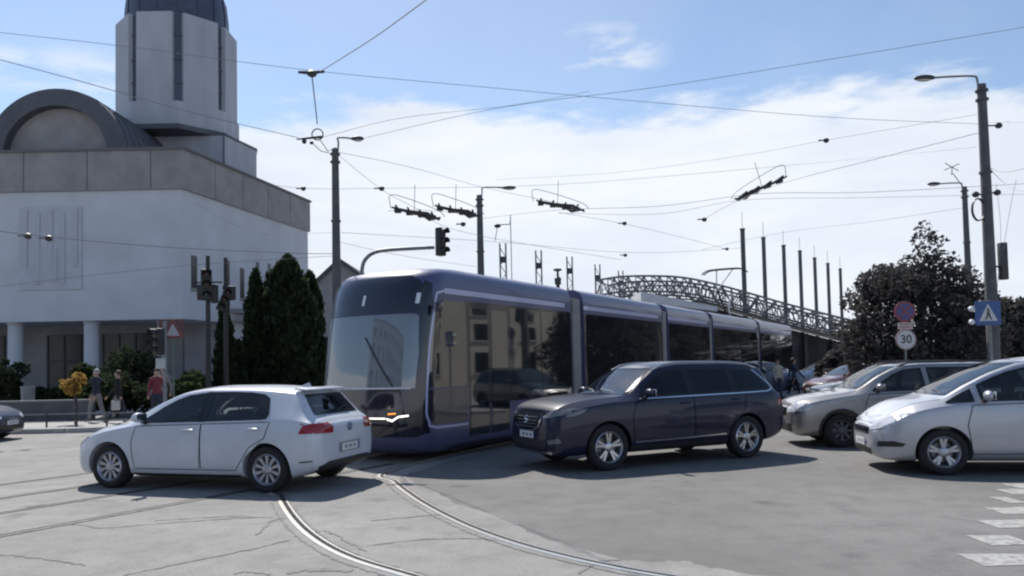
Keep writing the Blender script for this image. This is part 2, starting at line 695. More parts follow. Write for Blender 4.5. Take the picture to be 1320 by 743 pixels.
def make_wheel(parent, s, y, r, rim_r, spokes, style, side, rim_mat):
    w = empty('wheel', (s, y, r), 0, parent)
    hw = .105
    bm = bmesh.new()
    lathe(bm, [(rim_r, -hw * .8), (rim_r + .02, -hw), (r - .05, -hw * 1.05), (r - .018, -hw * .95), (r - .004, -hw * .72), (r, -hw * .4), (r, hw * .4), (r - .004, hw * .72), (r - .018, hw * .95),
               (r - .05, hw * 1.05), (rim_r + .02, hw), (rim_r, hw * .8)], 44, 'y')
    obj('tyre', bm, m_tyre, w, 50)
    o_ = side * hw            # outer face direction
    bm = bmesh.new()
    lathe(bm, [(rim_r + .004, o_ * .85), (rim_r - .012, o_ * 1.0), (rim_r - .03, o_ * .8), (rim_r - .04, -o_ * .2)], 44, 'y')
    lathe(bm, [(rim_r - .03, -o_ * .25), (.02, -o_ * .25), (0, -o_ * .25)], 44, 'y', mi=1)
    lathe(bm, [(rim_r * .64, -o_ * .1), (rim_r * .64, -o_ * .05), (.05, -o_ * .05)], 30, 'y', mi=2)   # brake disc
    lathe(bm, [(.075, o_ * .35), (.07, o_ * .72), (.055, o_ * .8), (.03, o_ * .84), (0, o_ * .84)], 24, 'y')
    for k in range(spokes):
        a = 2 * PI * k / spokes + PI / 2
        offs = ((-.13, .02), (.13, .02)) if style == 'twin' else ((0, .0),)
        for da, _ in offs:
            w0, w1 = (.016, .021) if style == 'twin' else ((.026, .05) if style == 'five' else (.013, .024))
            a_in, a_out = (a + da * .9, a + da * 1.25) if style == 'twin' else (a, a)
            p0 = Vector((.05 * math.cos(a_in), o_ * .66, .05 * math.sin(a_in)))
            p1 = Vector(((rim_r - .018) * math.cos(a_out), o_ * .8, (rim_r - .018) * math.sin(a_out)))
            d = (p1 - p0).normalized()
            t = Vector((0, 1, 0)).cross(d).normalized()
            dn = Vector((0, -o_ * .32, 0))
            vs = [bm.verts.new(q) for q in (p0 - t * w0, p0 + t * w0, p1 + t * w1, p1 - t * w1, p0 - t * w0 * 1.3 + dn, p0 + t * w0 * 1.3 + dn, p1 + t * w1 * 1.2 + dn, p1 - t * w1 * 1.2 + dn)]
            for q in ((0, 1, 2, 3), (7, 6, 5, 4), (0, 4, 5, 1), (1, 5, 6, 2), (2, 6, 7, 3), (3, 7, 4, 0)):
                bm.faces.new([vs[i] for i in q])
    obj('rim', bm, [rim_mat, m_alloy_dark, m_steel], w, 40)
    return w


def mirror(parent, s, y, z, side, paint):
    bm = bmesh.new()
    sphere(bm, (0, 0, 0), (.065, .115, .07), 18, 12)
    for v in bm.verts:
        if v.co.x > .03: v.co.x = .03 + (v.co.x - .03) * .2
        v.co.x -= abs(v.co.y) * .12 * (1 if v.co.y * side > 0 else -.2)
    o = obj('wing_mirror', bm, paint, parent, 50, loc=(s, y, z))
    bm = bmesh.new()
    tube(bm, [(0, -side * .07, -.05), (.0, -side * .14, -.085), (.03, -side * .2, -.09)], [.03, .03, .025], 8)
    obj('mirror_arm', bm, m_black, o)
    bm = bmesh.new()
    box(bm, (.045, -.1, -.055), (.052, .1, .055), bev=.002)
    obj('mirror_glass', bm, m_chrome, o)
    return o


def mir2(poly):
    return [(-a, b) for a, b in poly]


def make_car(name, label, cat, group, sp, near_wheel, phi, paint, far=False):
    """near_wheel: ground point under the front wheel on the side towards the camera"""
    W = sp['W']
    rot = Matrix.Rotation(phi, 3, 'Z')
    base = Vector(near_wheel) - rot @ Vector((sp['fw'], -(W - .11), 0))
    base.z = 0
    root = empty(name, base, phi)
    tag(root, label, cat, group)
    bm = car_shell(sp['st'])
    sk = Skin(bm)
    body = obj('body', bm, paint, root, 60)
    if far: sp = dict(sp, cabin=False, glass=m_glass, rear_glass=m_privacy, screen=m_screen_far)
    cut_body(body, sp, sk, m_well)
    if not far: make_cabin(root, sp, sk)
    for s in (sp['fw'], sp['rw']):
        for sg in (-1, 1):
            make_wheel(root, s, sg * (W - .125), sp['r'], sp['rim'], sp['spokes'], sp['style'], sg, sp.get('rim_mat', m_alloy))
    gm = sp.get('glass', m_side)
    for vw, sg in (('near', -1), ('far', 1)):
        for dpoly, hx, hz in sp['doors']:
            d = patch(sk, dpoly, vw, .0025, 'door', paint, root, .12)
            ribbon(sk, [(x, sg * W * 1.1, z) for x, z in dpoly + dpoly[:1]], .011, .0045, 'door_seam', m_well, d, 1, D=(0, -sg, 0))
            p, n = sk.cast(Vector((hx, 0, hz)), Vector((0, -sg, 0)))
            bm = bmesh.new()
            tube(bm, [p + n * .01 + Vector((-.10, 0, -.004)), p + n * .035 + Vector((-.06, 0, 0)), p + n * .04, p + n * .035 + Vector((.07, 0, 0)), p + n * .01 + Vector((.10, 0, 0))], [.012, .014, .014, .014, .012], 8)
            obj('handle', bm, sp.get('handle_mat', paint), d)
        for i, poly in enumerate(sp['side_windows']):
            wn = patch(sk, poly, vw, .005, 'window', gm if i == 0 else sp.get('rear_glass', gm), root, .08)
            q = inset(poly, .018)
            ribbon(sk, [(x, sg * W * 1.1, z) for x, z in q + q[:1]], .036, .007, 'window_seal', m_gloss_black, wn, 1, D=(0, -sg, 0))
        for poly in sp.get('pillars', []):
            patch(sk, poly, vw, .004, 'pillar_trim', m_gloss_black, root, .08)
        for poly, mm, nm in sp.get('side_extra', []):
            patch(sk, poly, vw, .006, nm, mm, root, .06)
        for pts, w, mm, nm in sp.get('side_lines', []):
            ribbon(sk, [(x, sg * W * 1.15, z) for x, z in pts], w, .008, nm, mm, root, 4, D=(0, -sg, 0))
        for s in (sp['fw'], sp['rw']):
            if sp.get('arch_mat'):
                ar = sp['r'] + .075
                pts = [(s + ar * math.cos(a), sg * W * 1.1, sp['r'] * .98 + ar * math.sin(a)) for a in [R(-12 + 204 * i / 24) for i in range(25)]]
                ribbon(sk, pts, .05, .012, 'arch_trim', sp['arch_mat'], root, 1, D=(0, -sg, 0))
        if sp.get('rails'):
            z0, a, b, yy = sp['rails']
            bm = bmesh.new()
            pts = []
            for i in range(13):
                x = a + (b - a) * i / 12
                h, _ = sk.cast(Vector((x, sg * yy, 2)), Vector((0, 0, -1)))
                pts.append(h + Vector((0, 0, z0 if 0 < i < 12 else 0)))
            tube(bm, pts, .017, 8)
            obj('roof_rail', bm, sp.get('rail_mat', m_chrome), root)
        mx, mz = sp['mirror']
        p, n = sk.cast(Vector((mx, 0, mz)), Vector((0, -sg, 0)))
        mirror(root, mx - .02, p.y + sg * .17, mz + .05, sg, sp.get('mirror_mat', paint))
    for vw, key, nm, gl, xx, dx in (('front', 'windscreen', 'windscreen', sp.get('screen', m_screen), -2, 1), ('rear', 'rear_window', 'rear_window', sp.get('rear_glass', gm), 8, -1)):
        wn = patch(sk, sp[key], vw, .005, nm, gl, root, .08)
        q = inset(sp[key], .024)
        ribbon(sk, [(xx, y, z) for y, z in q + q[:1]], .05, .007, 'window_seal', m_gloss_black, wn, 1, D=(dx, 0, 0))
    for view, poly, mm, nm, both, off in sp['ends']:
        patch(sk, poly, view, off, nm, mm, root, .05)
        if both: patch(sk, mir2(poly), view, off, nm, mm, root, .05)
    for view, zc, hw, hh in sp['plates']:
        pl = patch(sk, [(-hw, zc - hh), (hw, zc - hh), (hw, zc + hh), (-hw, zc + hh)], view, .016, 'number_plate', m_plate, root, .1)
        sg = -1 if view == 'front' else 1
        patch(sk, [(sg * hw, zc - hh), (sg * hw * .88, zc - hh), (sg * hw * .88, zc + hh), (sg * hw, zc + hh)], view, .018, 'plate_band', m_plate_blue, pl, .1)
        for k in range(3):
            a = -hw * .7 + k * hw * .5
            patch(sk, [(a, zc - hh * .5), (a + hw * .34, zc - hh * .5), (a + hw * .34, zc + hh * .5), (a, zc + hh * .5)], view, .018, 'plate_lettering', mat('plate_mark', (.28, .28, .3), .6), pl, .2)
    # wipers on the windscreen
    wz = sp['windscreen'][0][1] + .015
    for y0, y1 in ((-.5, .05), (.02, .52)):
        ribbon(sk, [(sp['fw'], y0, wz), (sp['fw'], (y0 + y1) / 2, wz + .035), (sp['fw'], y1, wz + .05)], .018, .014, 'wiper', m_black, root, 3, D=(1, 0, 0))
    # bonnet shut line
    hood = sp['hood']
    for sg in (-1, 1):
        ribbon(sk, [(x, sg * y, 3) for x, y in hood], .01, .003, 'bonnet_seam', m_well, root, 4, D=(0, 0, -1))
    if sp.get('extra'):
        sp['extra'](root, sk, paint)
    return root


HATCH = dict(cab=(1.28, 3.95), rear_glass=m_side, W=.895, fw=.85, rw=3.47, r=.316, rim=.215, spokes=10, style='ten', rim_mat=mat('silver_wheel', (.42, .43, .46), .35, .7),
             st=[(0.10, .26, .58, .53, .565, .605, .48, .63), (.14, .21, .68, .58, .66, .655, .55, .685), (.20, .19, .75, .615, .73, .70, .60, .73), (.34, .18, .845, .67, .82, .765, .66, .80),
                 (.6, .18, .885, .775, .86, .86, .68, .89), (1.0, .18, .894, .86, .868, .93, .70, .965), (1.2, .18, .895, .885, .868, 1.01, .70, 1.045), (1.6, .18, .895, .905, .866, 1.225, .635, 1.265),
                 (2.0, .18, .895, .915, .864, 1.365, .585, 1.415), (2.4, .18, .895, .925, .862, 1.402, .572, 1.452), (3.0, .18, .895, .94, .858, 1.396, .565, 1.448), (3.5, .18, .893, .95, .852, 1.365, .56, 1.418),
                 (3.8, .19, .89, .955, .845, 1.325, .55, 1.37), (3.95, .22, .885, .955, .835, 1.16, .61, 1.19), (4.08, .26, .872, .94, .82, 1.01, .665, 1.03), (4.17, .29, .845, .90, .79, .955, .66, .97), (4.20, .31, .80, .87, .745, .925, .63, .938)],
             side_windows=[[(1.36, .945), (1.50, 1.045), (1.68, 1.165), (1.88, 1.265), (2.06, 1.325), (2.36, 1.362), (2.38, .958)],
                           [(2.47, .96), (2.45, 1.366), (2.8, 1.366), (3.1, 1.353), (3.3, 1.325), (3.40, 1.27), (3.47, 1.06), (3.45, .995), (3.38, .985)]],
             pillars=[[(2.375, .955), (2.355, 1.365), (2.455, 1.368), (2.475, .957)]],
             doors=[([(1.32, .90), (1.26, .66), (1.30, .30), (2.40, .30), (2.42, .62), (2.42, .93)], 2.24, .845), ([(2.43, .93), (2.43, .30), (2.98, .30), (3.10, .45), (3.22, .62), (3.45, .74), (3.52, .955)], 3.28, .86)],
             windscreen=[(-.64, 1.0), (.64, 1.0), (.59, 1.2), (.525, 1.375), (-.525, 1.375), (-.59, 1.2)],
             rear_window=[(-.60, 1.03), (.60, 1.03), (.54, 1.20), (.495, 1.315), (-.495, 1.315), (-.54, 1.20)],
             mirror=(1.50, .98), hood=[(.25, .56), (.6, .66), (1.05, .74)],
             ends=[('rear', [(.46, .79), (.44, .87), (.50, .93), (.84, .93), (.84, .80)], m_red_lens, 'tail_lamp', True, .006),
                   ('rear', [(-.72, .27), (.72, .27), (.74, .36), (.55, .41), (-.55, .41), (-.74, .36)], m_black, 'rear_valance', False, .008),
                   ('rear', [(-.30, .50), (.30, .50), (.30, .635), (-.30, .635)], mat('plate_recess', (.25, .26, .28), .5), 'plate_recess', False, .006),
                   ('front', [(.42, .56), (.40, .64), (.60, .70), (.80, .72), (.78, .60)], m_clear_lens, 'headlamp', True, .006),
                   ('front', [(-.40, .57), (.40, .57), (.40, .63), (-.40, .63)], m_gloss_black, 'grille', False, .006),
                   ('front', [(-.55, .28), (.55, .28), (.60, .42), (-.60, .42)], m_black, 'lower_grille', False, .006)],
             side_extra=[([(3.97, .80), (4.02, .90), (4.10, .925), (4.19, .925), (4.19, .80)], m_red_lens, 'tail_lamp'), ([(3.98, .41), (4.16, .43), (4.16, .445), (3.98, .43)], m_black, 'reflector_slot'),
                         ([(1.22, .19), (3.05, .19), (3.05, .235), (1.22, .235)], m_black, 'sill_trim'), ([(.18, .60), (.34, .66), (.48, .735), (.30, .735), (.16, .69)], m_clear_lens, 'headlamp')],
             plates=[('rear', .567, .24, .05), ('front', .46, .24, .05)])


def golf_extra(root, sk, paint):
    # round emblem on the tailgate: ring, V and W strokes
    bm = bmesh.new()
    p, n = sk.cast(Vector((0, 0, .845)), Vector((-1, 0, 0)))
    X, Y, Z = p.x + .012, p.y, p.z
    lathe_pts = [(X, Y + .055 * math.cos(a), Z + .055 * math.sin(a)) for a in [2 * PI * i / 24 for i in range(25)]]
    tube(bm, lathe_pts, .008, 6)
    tube(bm, [(X, Y - .026, Z + .044), (X, Y, Z + .006), (X, Y + .026, Z + .044)], .006, 5)
    tube(bm, [(X, Y - .046, Z + .02), (X, Y - .02, Z - .04), (X, Y, Z - .008), (X, Y + .02, Z - .04), (X, Y + .046, Z + .02)], .006, 5)
    obj('emblem', bm, mat('emblem_chrome', (.25, .3, .42), .3, .8), root)
    # roof spoiler over the rear window, aerial fin
    bm = bmesh.new()
    box(bm, (3.70, -.52, 1.362), (3.91, .52, 1.388), bev=.01, M=Matrix.Translation((0, 0, .012)) @ Matrix.Translation((3.8, 0, 1.375)) @ Matrix.Rotation(R(6), 4, 'Y') @ Matrix.Translation((-3.8, 0, -1.375)))
    obj('roof_spoiler', bm, paint, root)
    bm = bmesh.new()
    vs = [bm.verts.new(q) for q in ((3.45, -.02, 1.41), (3.65, -.02, 1.40), (3.65, .02, 1.40), (3.45, .02, 1.41), (3.62, -.006, 1.47), (3.62, .006, 1.47))]
    for q in ((0, 1, 4), (3, 5, 2), (1, 2, 5, 4), (0, 4, 5, 3), (0, 3, 2, 1)): bm.faces.new([vs[i] for i in q])
    obj('aerial_fin', bm, paint, root)
    bm = bmesh.new()
    p, n = sk.cast(Vector((0, 0, 1.06)), Vector((-1, 0, 0)))
    tube(bm, [p + Vector((.02, .0, 0)), p + Vector((-.01, .18, .05)), p + Vector((-.02, .34, .06))], .009, 6)
    obj('rear_wiper', bm, m_black, root)


HATCH['extra'] = golf_extra

SUV = dict(W=.92, fw=.90, rw=3.69, r=.362, rim=.25, spokes=5, style='twin', glass=m_dim, rear_glass=m_dim, cab=(1.42, 4.3), handle_mat=None,
           st=[(0, 0.3, 0.66, 0.732, 0.64, 0.86, 0.58, 0.89), (0.05, 0.26, 0.76, 0.808, 0.74, 0.94, 0.64, 0.97), (0.12, 0.25, 0.82, 0.864, 0.8, 0.99, 0.67, 1.02), (0.3, 0.24, 0.88, 0.94, 0.86, 1.055, 0.69, 1.08), (0.7, 0.24, 0.915, 1.01, 0.89, 1.11, 0.71, 1.14),
               (1.15, 0.24, 0.92, 1.048, 0.892, 1.135, 0.73, 1.165), (1.36, 0.24, 0.92, 1.045, 0.892, 1.165, 0.72, 1.22), (1.7, 0.24, 0.92, 1.06, 0.89, 1.385, 0.665, 1.455), (2.06, 0.24, 0.92, 1.07, 0.888, 1.57, 0.615, 1.64),
               (2.6, 0.24, 0.92, 1.08, 0.886, 1.63, 0.6, 1.68), (3.4, 0.24, 0.92, 1.095, 0.882, 1.625, 0.592, 1.675), (4, 0.25, 0.918, 1.11, 0.874, 1.585, 0.58, 1.64), (4.27, 0.28, 0.912, 1.115, 0.862, 1.53, 0.565, 1.585),
               (4.39, 0.31, 0.9, 1.1, 0.845, 1.33, 0.63, 1.36), (4.49, 0.35, 0.885, 1.06, 0.825, 1.16, 0.68, 1.18), (4.56, 0.38, 0.85, 1, 0.79, 1.06, 0.67, 1.075), (4.59, 0.4, 0.8, 0.95, 0.745, 1.01, 0.64, 1.025)],
           side_windows=[[(1.50, 1.105), (1.60, 1.20), (1.80, 1.37), (2.0, 1.475), (2.2, 1.53), (2.50, 1.555), (2.52, 1.118)],
                         [(2.60, 1.12), (2.58, 1.545), (3.0, 1.55), (3.42, 1.54), (3.44, 1.13)],
                         [(3.52, 1.132), (3.50, 1.535), (3.85, 1.51), (4.02, 1.48), (4.28, 1.17), (4.2, 1.145)]],
           pillars=[[(2.51, 1.117), (2.49, 1.543), (2.59, 1.547), (2.61, 1.119)], [(3.43, 1.129), (3.41, 1.54), (3.51, 1.536), (3.53, 1.131)]],
           doors=[([(1.42, 1.05), (1.34, .8), (1.38, .40), (2.54, .40), (2.56, .7), (2.56, 1.085)], 2.38, .99), ([(2.57, 1.085), (2.57, .40), (3.18, .40), (3.30, .55), (3.42, .70), (3.62, .82), (3.70, 1.10)], 3.46, 1.01)],
           windscreen=[(-.70, 1.155), (.70, 1.155), (.64, 1.38), (.55, 1.575), (-.55, 1.575), (-.64, 1.38)],
           rear_window=[(-.62, 1.17), (.62, 1.17), (.55, 1.36), (.50, 1.50), (-.50, 1.50), (-.55, 1.36)],
           mirror=(1.62, 1.13), hood=[(.28, .62), (.7, .70), (1.2, .76)], rails=(.035, 1.95, 4.15, .60),
           rail_mat=mat('satin_rail', (.45, .46, .48), .3, .9),
           ends=[('front', [(-.38, .70), (-.46, .83), (-.39, .945), (.39, .945), (.46, .83), (.38, .70), (.2, .63), (-.2, .63)], m_gloss_black, 'grille', False, .008),
                 ('front', [(.50, .82), (.49, .88), (.62, .945), (.83, .985), (.84, .89), (.66, .85)], m_smoke_lens, 'headlamp', True, .008),
                 ('front', [(-.52, .36), (.52, .36), (.60, .50), (-.60, .50)], m_black, 'lower_grille', False, .008),
                 ('front', [(-.62, .285), (.62, .285), (.66, .325), (-.66, .325)], m_alloy, 'skid_plate', False, .012),
                 ('front', [(.62, .44), (.60, .50), (.78, .54), (.80, .47)], m_smoke_lens, 'fog_lamp', True, .01),
                 ('rear', [(-.80, .88), (.80, .88), (.80, .97), (-.80, .97)], m_red_lens, 'tail_lamp', False, .008)],
           side_extra=[([(.16, .86), (.28, .865), (.46, .92), (.52, .97), (.34, .975), (.2, .95)], m_smoke_lens, 'headlamp'), ([(1.30, .25), (3.27, .25), (3.27, .36), (1.30, .36)], m_black, 'sill_trim'),
                       ([(4.38, .89), (4.62, .89), (4.62, .99), (4.40, .98)], m_red_lens, 'tail_lamp')],
           side_lines=[([(1.5, 1.085), (2.6, 1.10), (3.6, 1.112), (4.2, 1.125)], .022, m_chrome, 'window_chrome'), ([(4.2, 1.125), (4.33, 1.19), (4.16, 1.39), (4.04, 1.50)], .026, m_chrome, 'pillar_chrome'),
                       ([(1.38, .415), (2.3, .425), (3.22, .445)], .026, m_chrome, 'sill_chrome')],
           plates=[('front', .565, .25, .052), ('rear', .62, .25, .052)])


def suv_extra(root, sk, paint):
    # chrome surround of the grille and the S-shaped emblem in it
    fr = [(-.38, .70), (-.46, .83), (-.39, .945), (.39, .945), (.46, .83), (.38, .70), (.2, .63), (-.2, .63), (-.36, .68)]
    ribbon(sk, [(-1, y, z) for y, z in fr], .024, .018, 'grille_surround', m_chrome, root, 1, D=(1, 0, 0))
    p, n = sk.cast(Vector((0, 0, .80)), Vector((1, 0, 0)))
    bm = bmesh.new()
    X = p.x - .028
    tube(bm, catmull([(X, -.045, .845), (X, .0, .86), (X, .045, .835), (X, .02, .81), (X, -.02, .79), (X, -.045, .765), (X, 0, .74), (X, .045, .755)], 4), .010, 6)
    obj('emblem', bm, m_chrome, root)
    for k in range(4):
        ribbon(sk, [(-1, -.34, .69 + k * .05), (-1, .34, .69 + k * .05)], .009, .016, 'grille_bar', m_steel, root, 6, D=(1, 0, 0))


SUV['extra'] = suv_extra

ESTATE = dict(cab=(1.32, 4.2), W=.87, fw=.84, rw=3.66, r=.318, rim=.205, spokes=8, style='ten', arch_mat=m_black, rim_mat=mat('steel_wheel', (.12, .12, .13), .5, .5),
              st=[(0.00, .28, .62, .64, .60, .73, .52, .76), (.05, .23, .72, .71, .70, .80, .60, .83), (.12, .21, .79, .76, .77, .85, .64, .88), (.3, .2, .84, .83, .82, .91, .66, .94), (.7, .2, .865, .91, .845, .985, .68, 1.01),
                  (1.05, .2, .87, .96, .85, 1.03, .69, 1.06), (1.22, .2, .87, .975, .85, 1.10, .69, 1.135), (1.62, .2, .87, .99, .848, 1.34, .64, 1.385), (2.0, .2, .87, 1.0, .846, 1.49, .60, 1.54), (2.5, .2, .87, 1.01, .845, 1.525, .59, 1.57),
                  (3.4, .2, .868, 1.02, .842, 1.52, .585, 1.565), (4.05, .22, .862, 1.03, .83, 1.48, .575, 1.53), (4.25, .25, .85, 1.02, .82, 1.40, .57, 1.45), (4.36, .29, .84, .99, .80, 1.15, .62, 1.18), (4.43, .32, .82, .95, .775, 1.04, .64, 1.055), (4.46, .34, .79, .90, .74, .98, .62, .99)],
              side_windows=[[(1.40, 1.035), (1.62, 1.22), (1.82, 1.35), (2.02, 1.43), (2.34, 1.462), (2.36, 1.045)], [(2.45, 1.047), (2.43, 1.466), (3.20, 1.46), (3.26, 1.06)], [(3.35, 1.062), (3.29, 1.455), (3.75, 1.435), (4.0, 1.39), (4.1, 1.08)]],
              pillars=[], doors=[([(1.34, .98), (1.26, .75), (1.30, .33), (2.38, .33), (2.40, .7), (2.40, 1.02)], 2.22, .93), ([(2.41, 1.02), (2.41, .33), (3.16, .33), (3.26, .47), (3.32, .66), (3.32, 1.04)], 3.18, .95)],
              windscreen=[(-.66, 1.08), (.66, 1.08), (.60, 1.31), (.54, 1.50), (-.54, 1.50), (-.60, 1.31)], rear_window=[(-.56, 1.10), (.56, 1.10), (.50, 1.42), (-.50, 1.42)],
              mirror=(1.52, 1.07), hood=[(.28, .58), (.7, .66), (1.15, .72)], rails=(.04, 1.95, 4.0, .56), rail_mat=m_black,
              ends=[('front', [(-.36, .60), (.36, .60), (.40, .74), (-.40, .74)], m_gloss_black, 'grille', False, .008), ('front', [(.44, .65), (.44, .76), (.60, .83), (.78, .84), (.80, .70), (.62, .65)], m_clear_lens, 'headlamp', True, .008),
                    ('front', [(-.55, .28), (.55, .28), (.60, .44), (-.60, .44)], m_black, 'lower_grille', False, .008), ('rear', [(.62, .70), (.62, .98), (.78, .98), (.80, .70)], m_red_lens, 'tail_lamp', True, .008)],
              side_extra=[([(.10, .68), (.26, .70), (.36, .80), (.22, .83), (.12, .80)], m_clear_lens, 'headlamp'), ([(1.22, .22), (3.25, .22), (3.25, .30), (1.22, .30)], m_black, 'sill_trim')],
              side_lines=[([(1.3, .56), (2.3, .56), (3.2, .57)], .05, m_black, 'side_moulding'), ([(-.02, .655), (.1, .66)], .03, m_chrome, 'grille_chrome')],
              plates=[('front', .50, .24, .05), ('rear', .60, .24, .05)])

MPV = dict(cab=(1.12, 4.15), W=.90, fw=.93, rw=3.63, r=.322, rim=.22, spokes=5, style='twin', rim_mat=mat('silver_wheel', (.42, .43, .46), .35, .7),
           st=[(0.13, .24, .58, .58, .56, .67, .48, .70), (.17, .21, .68, .64, .65, .73, .55, .76), (.24, .19, .76, .69, .73, .78, .60, .81), (.38, .18, .845, .78, .83, .87, .65, .90), (.6, .18, .892, .88, .865, .975, .67, 1.005),
               (.95, .18, .90, .95, .872, 1.06, .70, 1.09), (1.3, .18, .90, .975, .872, 1.245, .69, 1.285), (1.7, .18, .90, .99, .87, 1.43, .645, 1.475), (2.1, .18, .90, 1.0, .868, 1.545, .605, 1.595), (2.6, .18, .90, 1.01, .866, 1.58, .595, 1.635),
               (3.3, .18, .898, 1.02, .862, 1.565, .59, 1.62), (3.95, .2, .89, 1.03, .85, 1.50, .575, 1.55), (4.2, .24, .875, 1.02, .83, 1.34, .58, 1.38), (4.33, .28, .85, .98, .80, 1.06, .62, 1.08), (4.40, .30, .80, .90, .75, .96, .60, .97)],
           side_windows=[[(.98, 1.0), (1.12, 1.09), (1.34, 1.205), (1.36, 1.015)], [(1.44, 1.02), (1.42, 1.25), (1.65, 1.355), (1.85, 1.43), (2.1, 1.49), (2.40, 1.52), (2.42, 1.035)], [(2.51, 1.037), (2.49, 1.525), (3.2, 1.515), (3.26, 1.05)], [(3.34, 1.052), (3.30, 1.505), (3.7, 1.46), (3.95, 1.38), (4.08, 1.08)]],
           pillars=[[(2.415, 1.034), (2.395, 1.521), (2.495, 1.526), (2.515, 1.036)]],
           doors=[([(1.32, .97), (1.24, .7), (1.30, .30), (2.44, .30), (2.46, .7), (2.46, 1.01)], 2.28, .92), ([(2.47, 1.01), (2.47, .30), (3.10, .30), (3.22, .48), (3.40, .64), (3.42, 1.03)], 3.26, .94)],
           windscreen=[(-.66, 1.10), (.66, 1.10), (.62, 1.32), (.55, 1.56), (-.55, 1.56), (-.62, 1.32)], rear_window=[(-.56, 1.10), (.56, 1.10), (.50, 1.46), (-.50, 1.46)],
           mirror=(1.50, 1.06), hood=[(.30, .56), (.6, .63), (.95, .72)], screen=m_screen,
           ends=[('front', [(-.36, .545), (.36, .545), (.40, .64), (-.40, .64)], m_gloss_black, 'grille', False, .008), ('front', [(.42, .60), (.42, .70), (.58, .80), (.76, .84), (.80, .74), (.64, .64)], m_clear_lens, 'headlamp', True, .008),
                 ('front', [(-.40, .245), (.40, .245), (.46, .34), (-.46, .34)], m_black, 'lower_grille', False, .008), ('rear', [(.62, .80), (.60, 1.1), (.76, 1.1), (.80, .80)], m_red_lens, 'tail_lamp', True, .008),
                 ('front', [(-.38, .60), (.38, .60), (.38, .622), (-.38, .622)], m_chrome, 'grille_chrome', False, .014)],
           side_extra=[([(.12, .66), (.24, .665), (.44, .76), (.62, .87), (.50, .875), (.26, .815), (.14, .75)], m_clear_lens, 'headlamp'), ([(1.3, .20), (3.2, .20), (3.2, .25), (1.3, .25)], mat('sill_grey', (.2, .2, .21), .5), 'sill_trim'),
                       ([(.13, .385), (.40, .40), (.44, .44), (.30, .475), (.14, .46)], m_black, 'fog_lamp')],
           side_lines=[([(1.34, .54), (2.4, .545), (3.3, .56)], .035, mat('moulding_silver', (.42, .43, .45), .35, .5), 'side_moulding')],
           plates=[('front', .42, .24, .05), ('rear', .6, .24, .05)])


def paint(name, col, metal=.0, rough=.32, coat=1.0, flake=.05):
    return mat(name, col, rough, metal, var=flake, scale=3, coat=coat)


p_white = paint('white_paint', (.54, .575, .635), 0, .35, .7)
p_navy = paint('navy_paint', (.008, .0105, .033), .0, .4, .5)
p_navy.node_tree.nodes['Principled BSDF'].inputs['Specular IOR Level'].default_value = .3
p_grey = paint('warm_grey_paint', (.30, .29, .28), .55, .38)
p_silver = paint('silver_paint', (.43, .44, .475), .5, .4, .6)
p_darkblue = paint('dark_blue_paint', (.02, .026, .06), .2, .35)
p_red = paint('red_paint', (.09, .022, .02), .1, .35)
p_pale = paint('pale_blue_paint', (.42, .47, .55), .2, .35)
SUV['handle_mat'] = p_navy


def near_w(px, py):
    return G(px, py)


GRP = 'cars waiting and turning at the junction'
make_car('hatchback_car', 'white five-door hatchback seen from behind its left side, in front of the tram nose', 'car', GRP, HATCH, near_w(146, 629), R(-16.5), p_white)
make_car('suv_car', 'dark navy SUV with chrome trim turning beside the tram', 'car', GRP, SUV, near_w(783, 606.5), R(26), p_navy)
make_car('estate_car', 'warm grey estate car with black roof rails behind the silver people carrier', 'car', GRP, ESTATE, near_w(1085, 577), R(-7), p_grey)
make_car('people_carrier', 'silver people carrier cut by the right frame edge, beside the zebra crossing', 'car', GRP, MPV, near_w(1216, 612.5), R(-10), p_silver)
make_car('sedan_car', 'dark blue car of which only the front end shows before the church', 'car', GRP, HATCH, Vector((-13.85, 21.0, 0)), R(181), p_darkblue, far=True)
FAR = 'cars parked beyond the junction'
make_car('parked_car', 'small red car parked behind the grey estate near the market hall', 'car', FAR, HATCH, at(1082, 500, 31) * 1, R(12), p_red, far=True)
make_car('parked_car', 'black car with pale blue windscreen parked just behind the grey estate', 'car', FAR, ESTATE, at(1100, 500, 21.5), R(-4), paint('black_paint', (.02, .022, .028)), far=True)
make_car('parked_van', 'pale blue people carrier parked by the dark market hall wall', 'car', FAR, MPV, at(1046, 500, 39), R(4), p_pale, far=True)

# ------------------------------------------------------------------ tram
TU = Vector((.512, .859, 0)).normalized()
t_phi = math.atan2(TU.y, TU.x)
TW = 1.2
NEARC = Vector((-1.50, 13.45, 0))            # near front corner on the ground
t_rot = Matrix.Rotation(t_phi, 3, 'Z')
t_loc = NEARC - t_rot @ Vector((.42, -TW, 0))
t_loc.z = 0
m_tram = mat('tram_purple', (.084, .088, .17), .38, .0, var=.06, scale=2, coat=.4)
m_tram_dark = mat('tram_mask', (.016, .017, .028), .12, 0, coat=.6)
m_lav = mat('tram_lavender', (.46, .48, .66), .3, .1, coat=.6)
m_tglass = mat('tram_glass', (.016, .018, .02), .03, ior=2.1)
m_bellow = mat('bellows_grey', (.16, .16, .165), .8, var=.15, scale=5)
m_tfloor = mat('tram_skirt', (.03, .03, .04), .5)

m_swhite0 = mat('pale_trim', (.6, .61, .65), .35)
tram = empty('tram', t_loc, t_phi)
tag(tram, 'long purple five-section tram with dark glazed nose', 'tram')
ZL = [(.14, .90, .42), (.22, .965, .22), (.40, .99, .08), (.75, 1.0, 0.0), (1.25, 1.0, .02), (1.9, 1.0, .09), (2.5, .998, .18), (2.85, .99, .26), (3.04, .99, .33), (3.22, .98, .41), (3.36, .95, .53), (3.44, .89, .70), (3.48, .80, .92)]


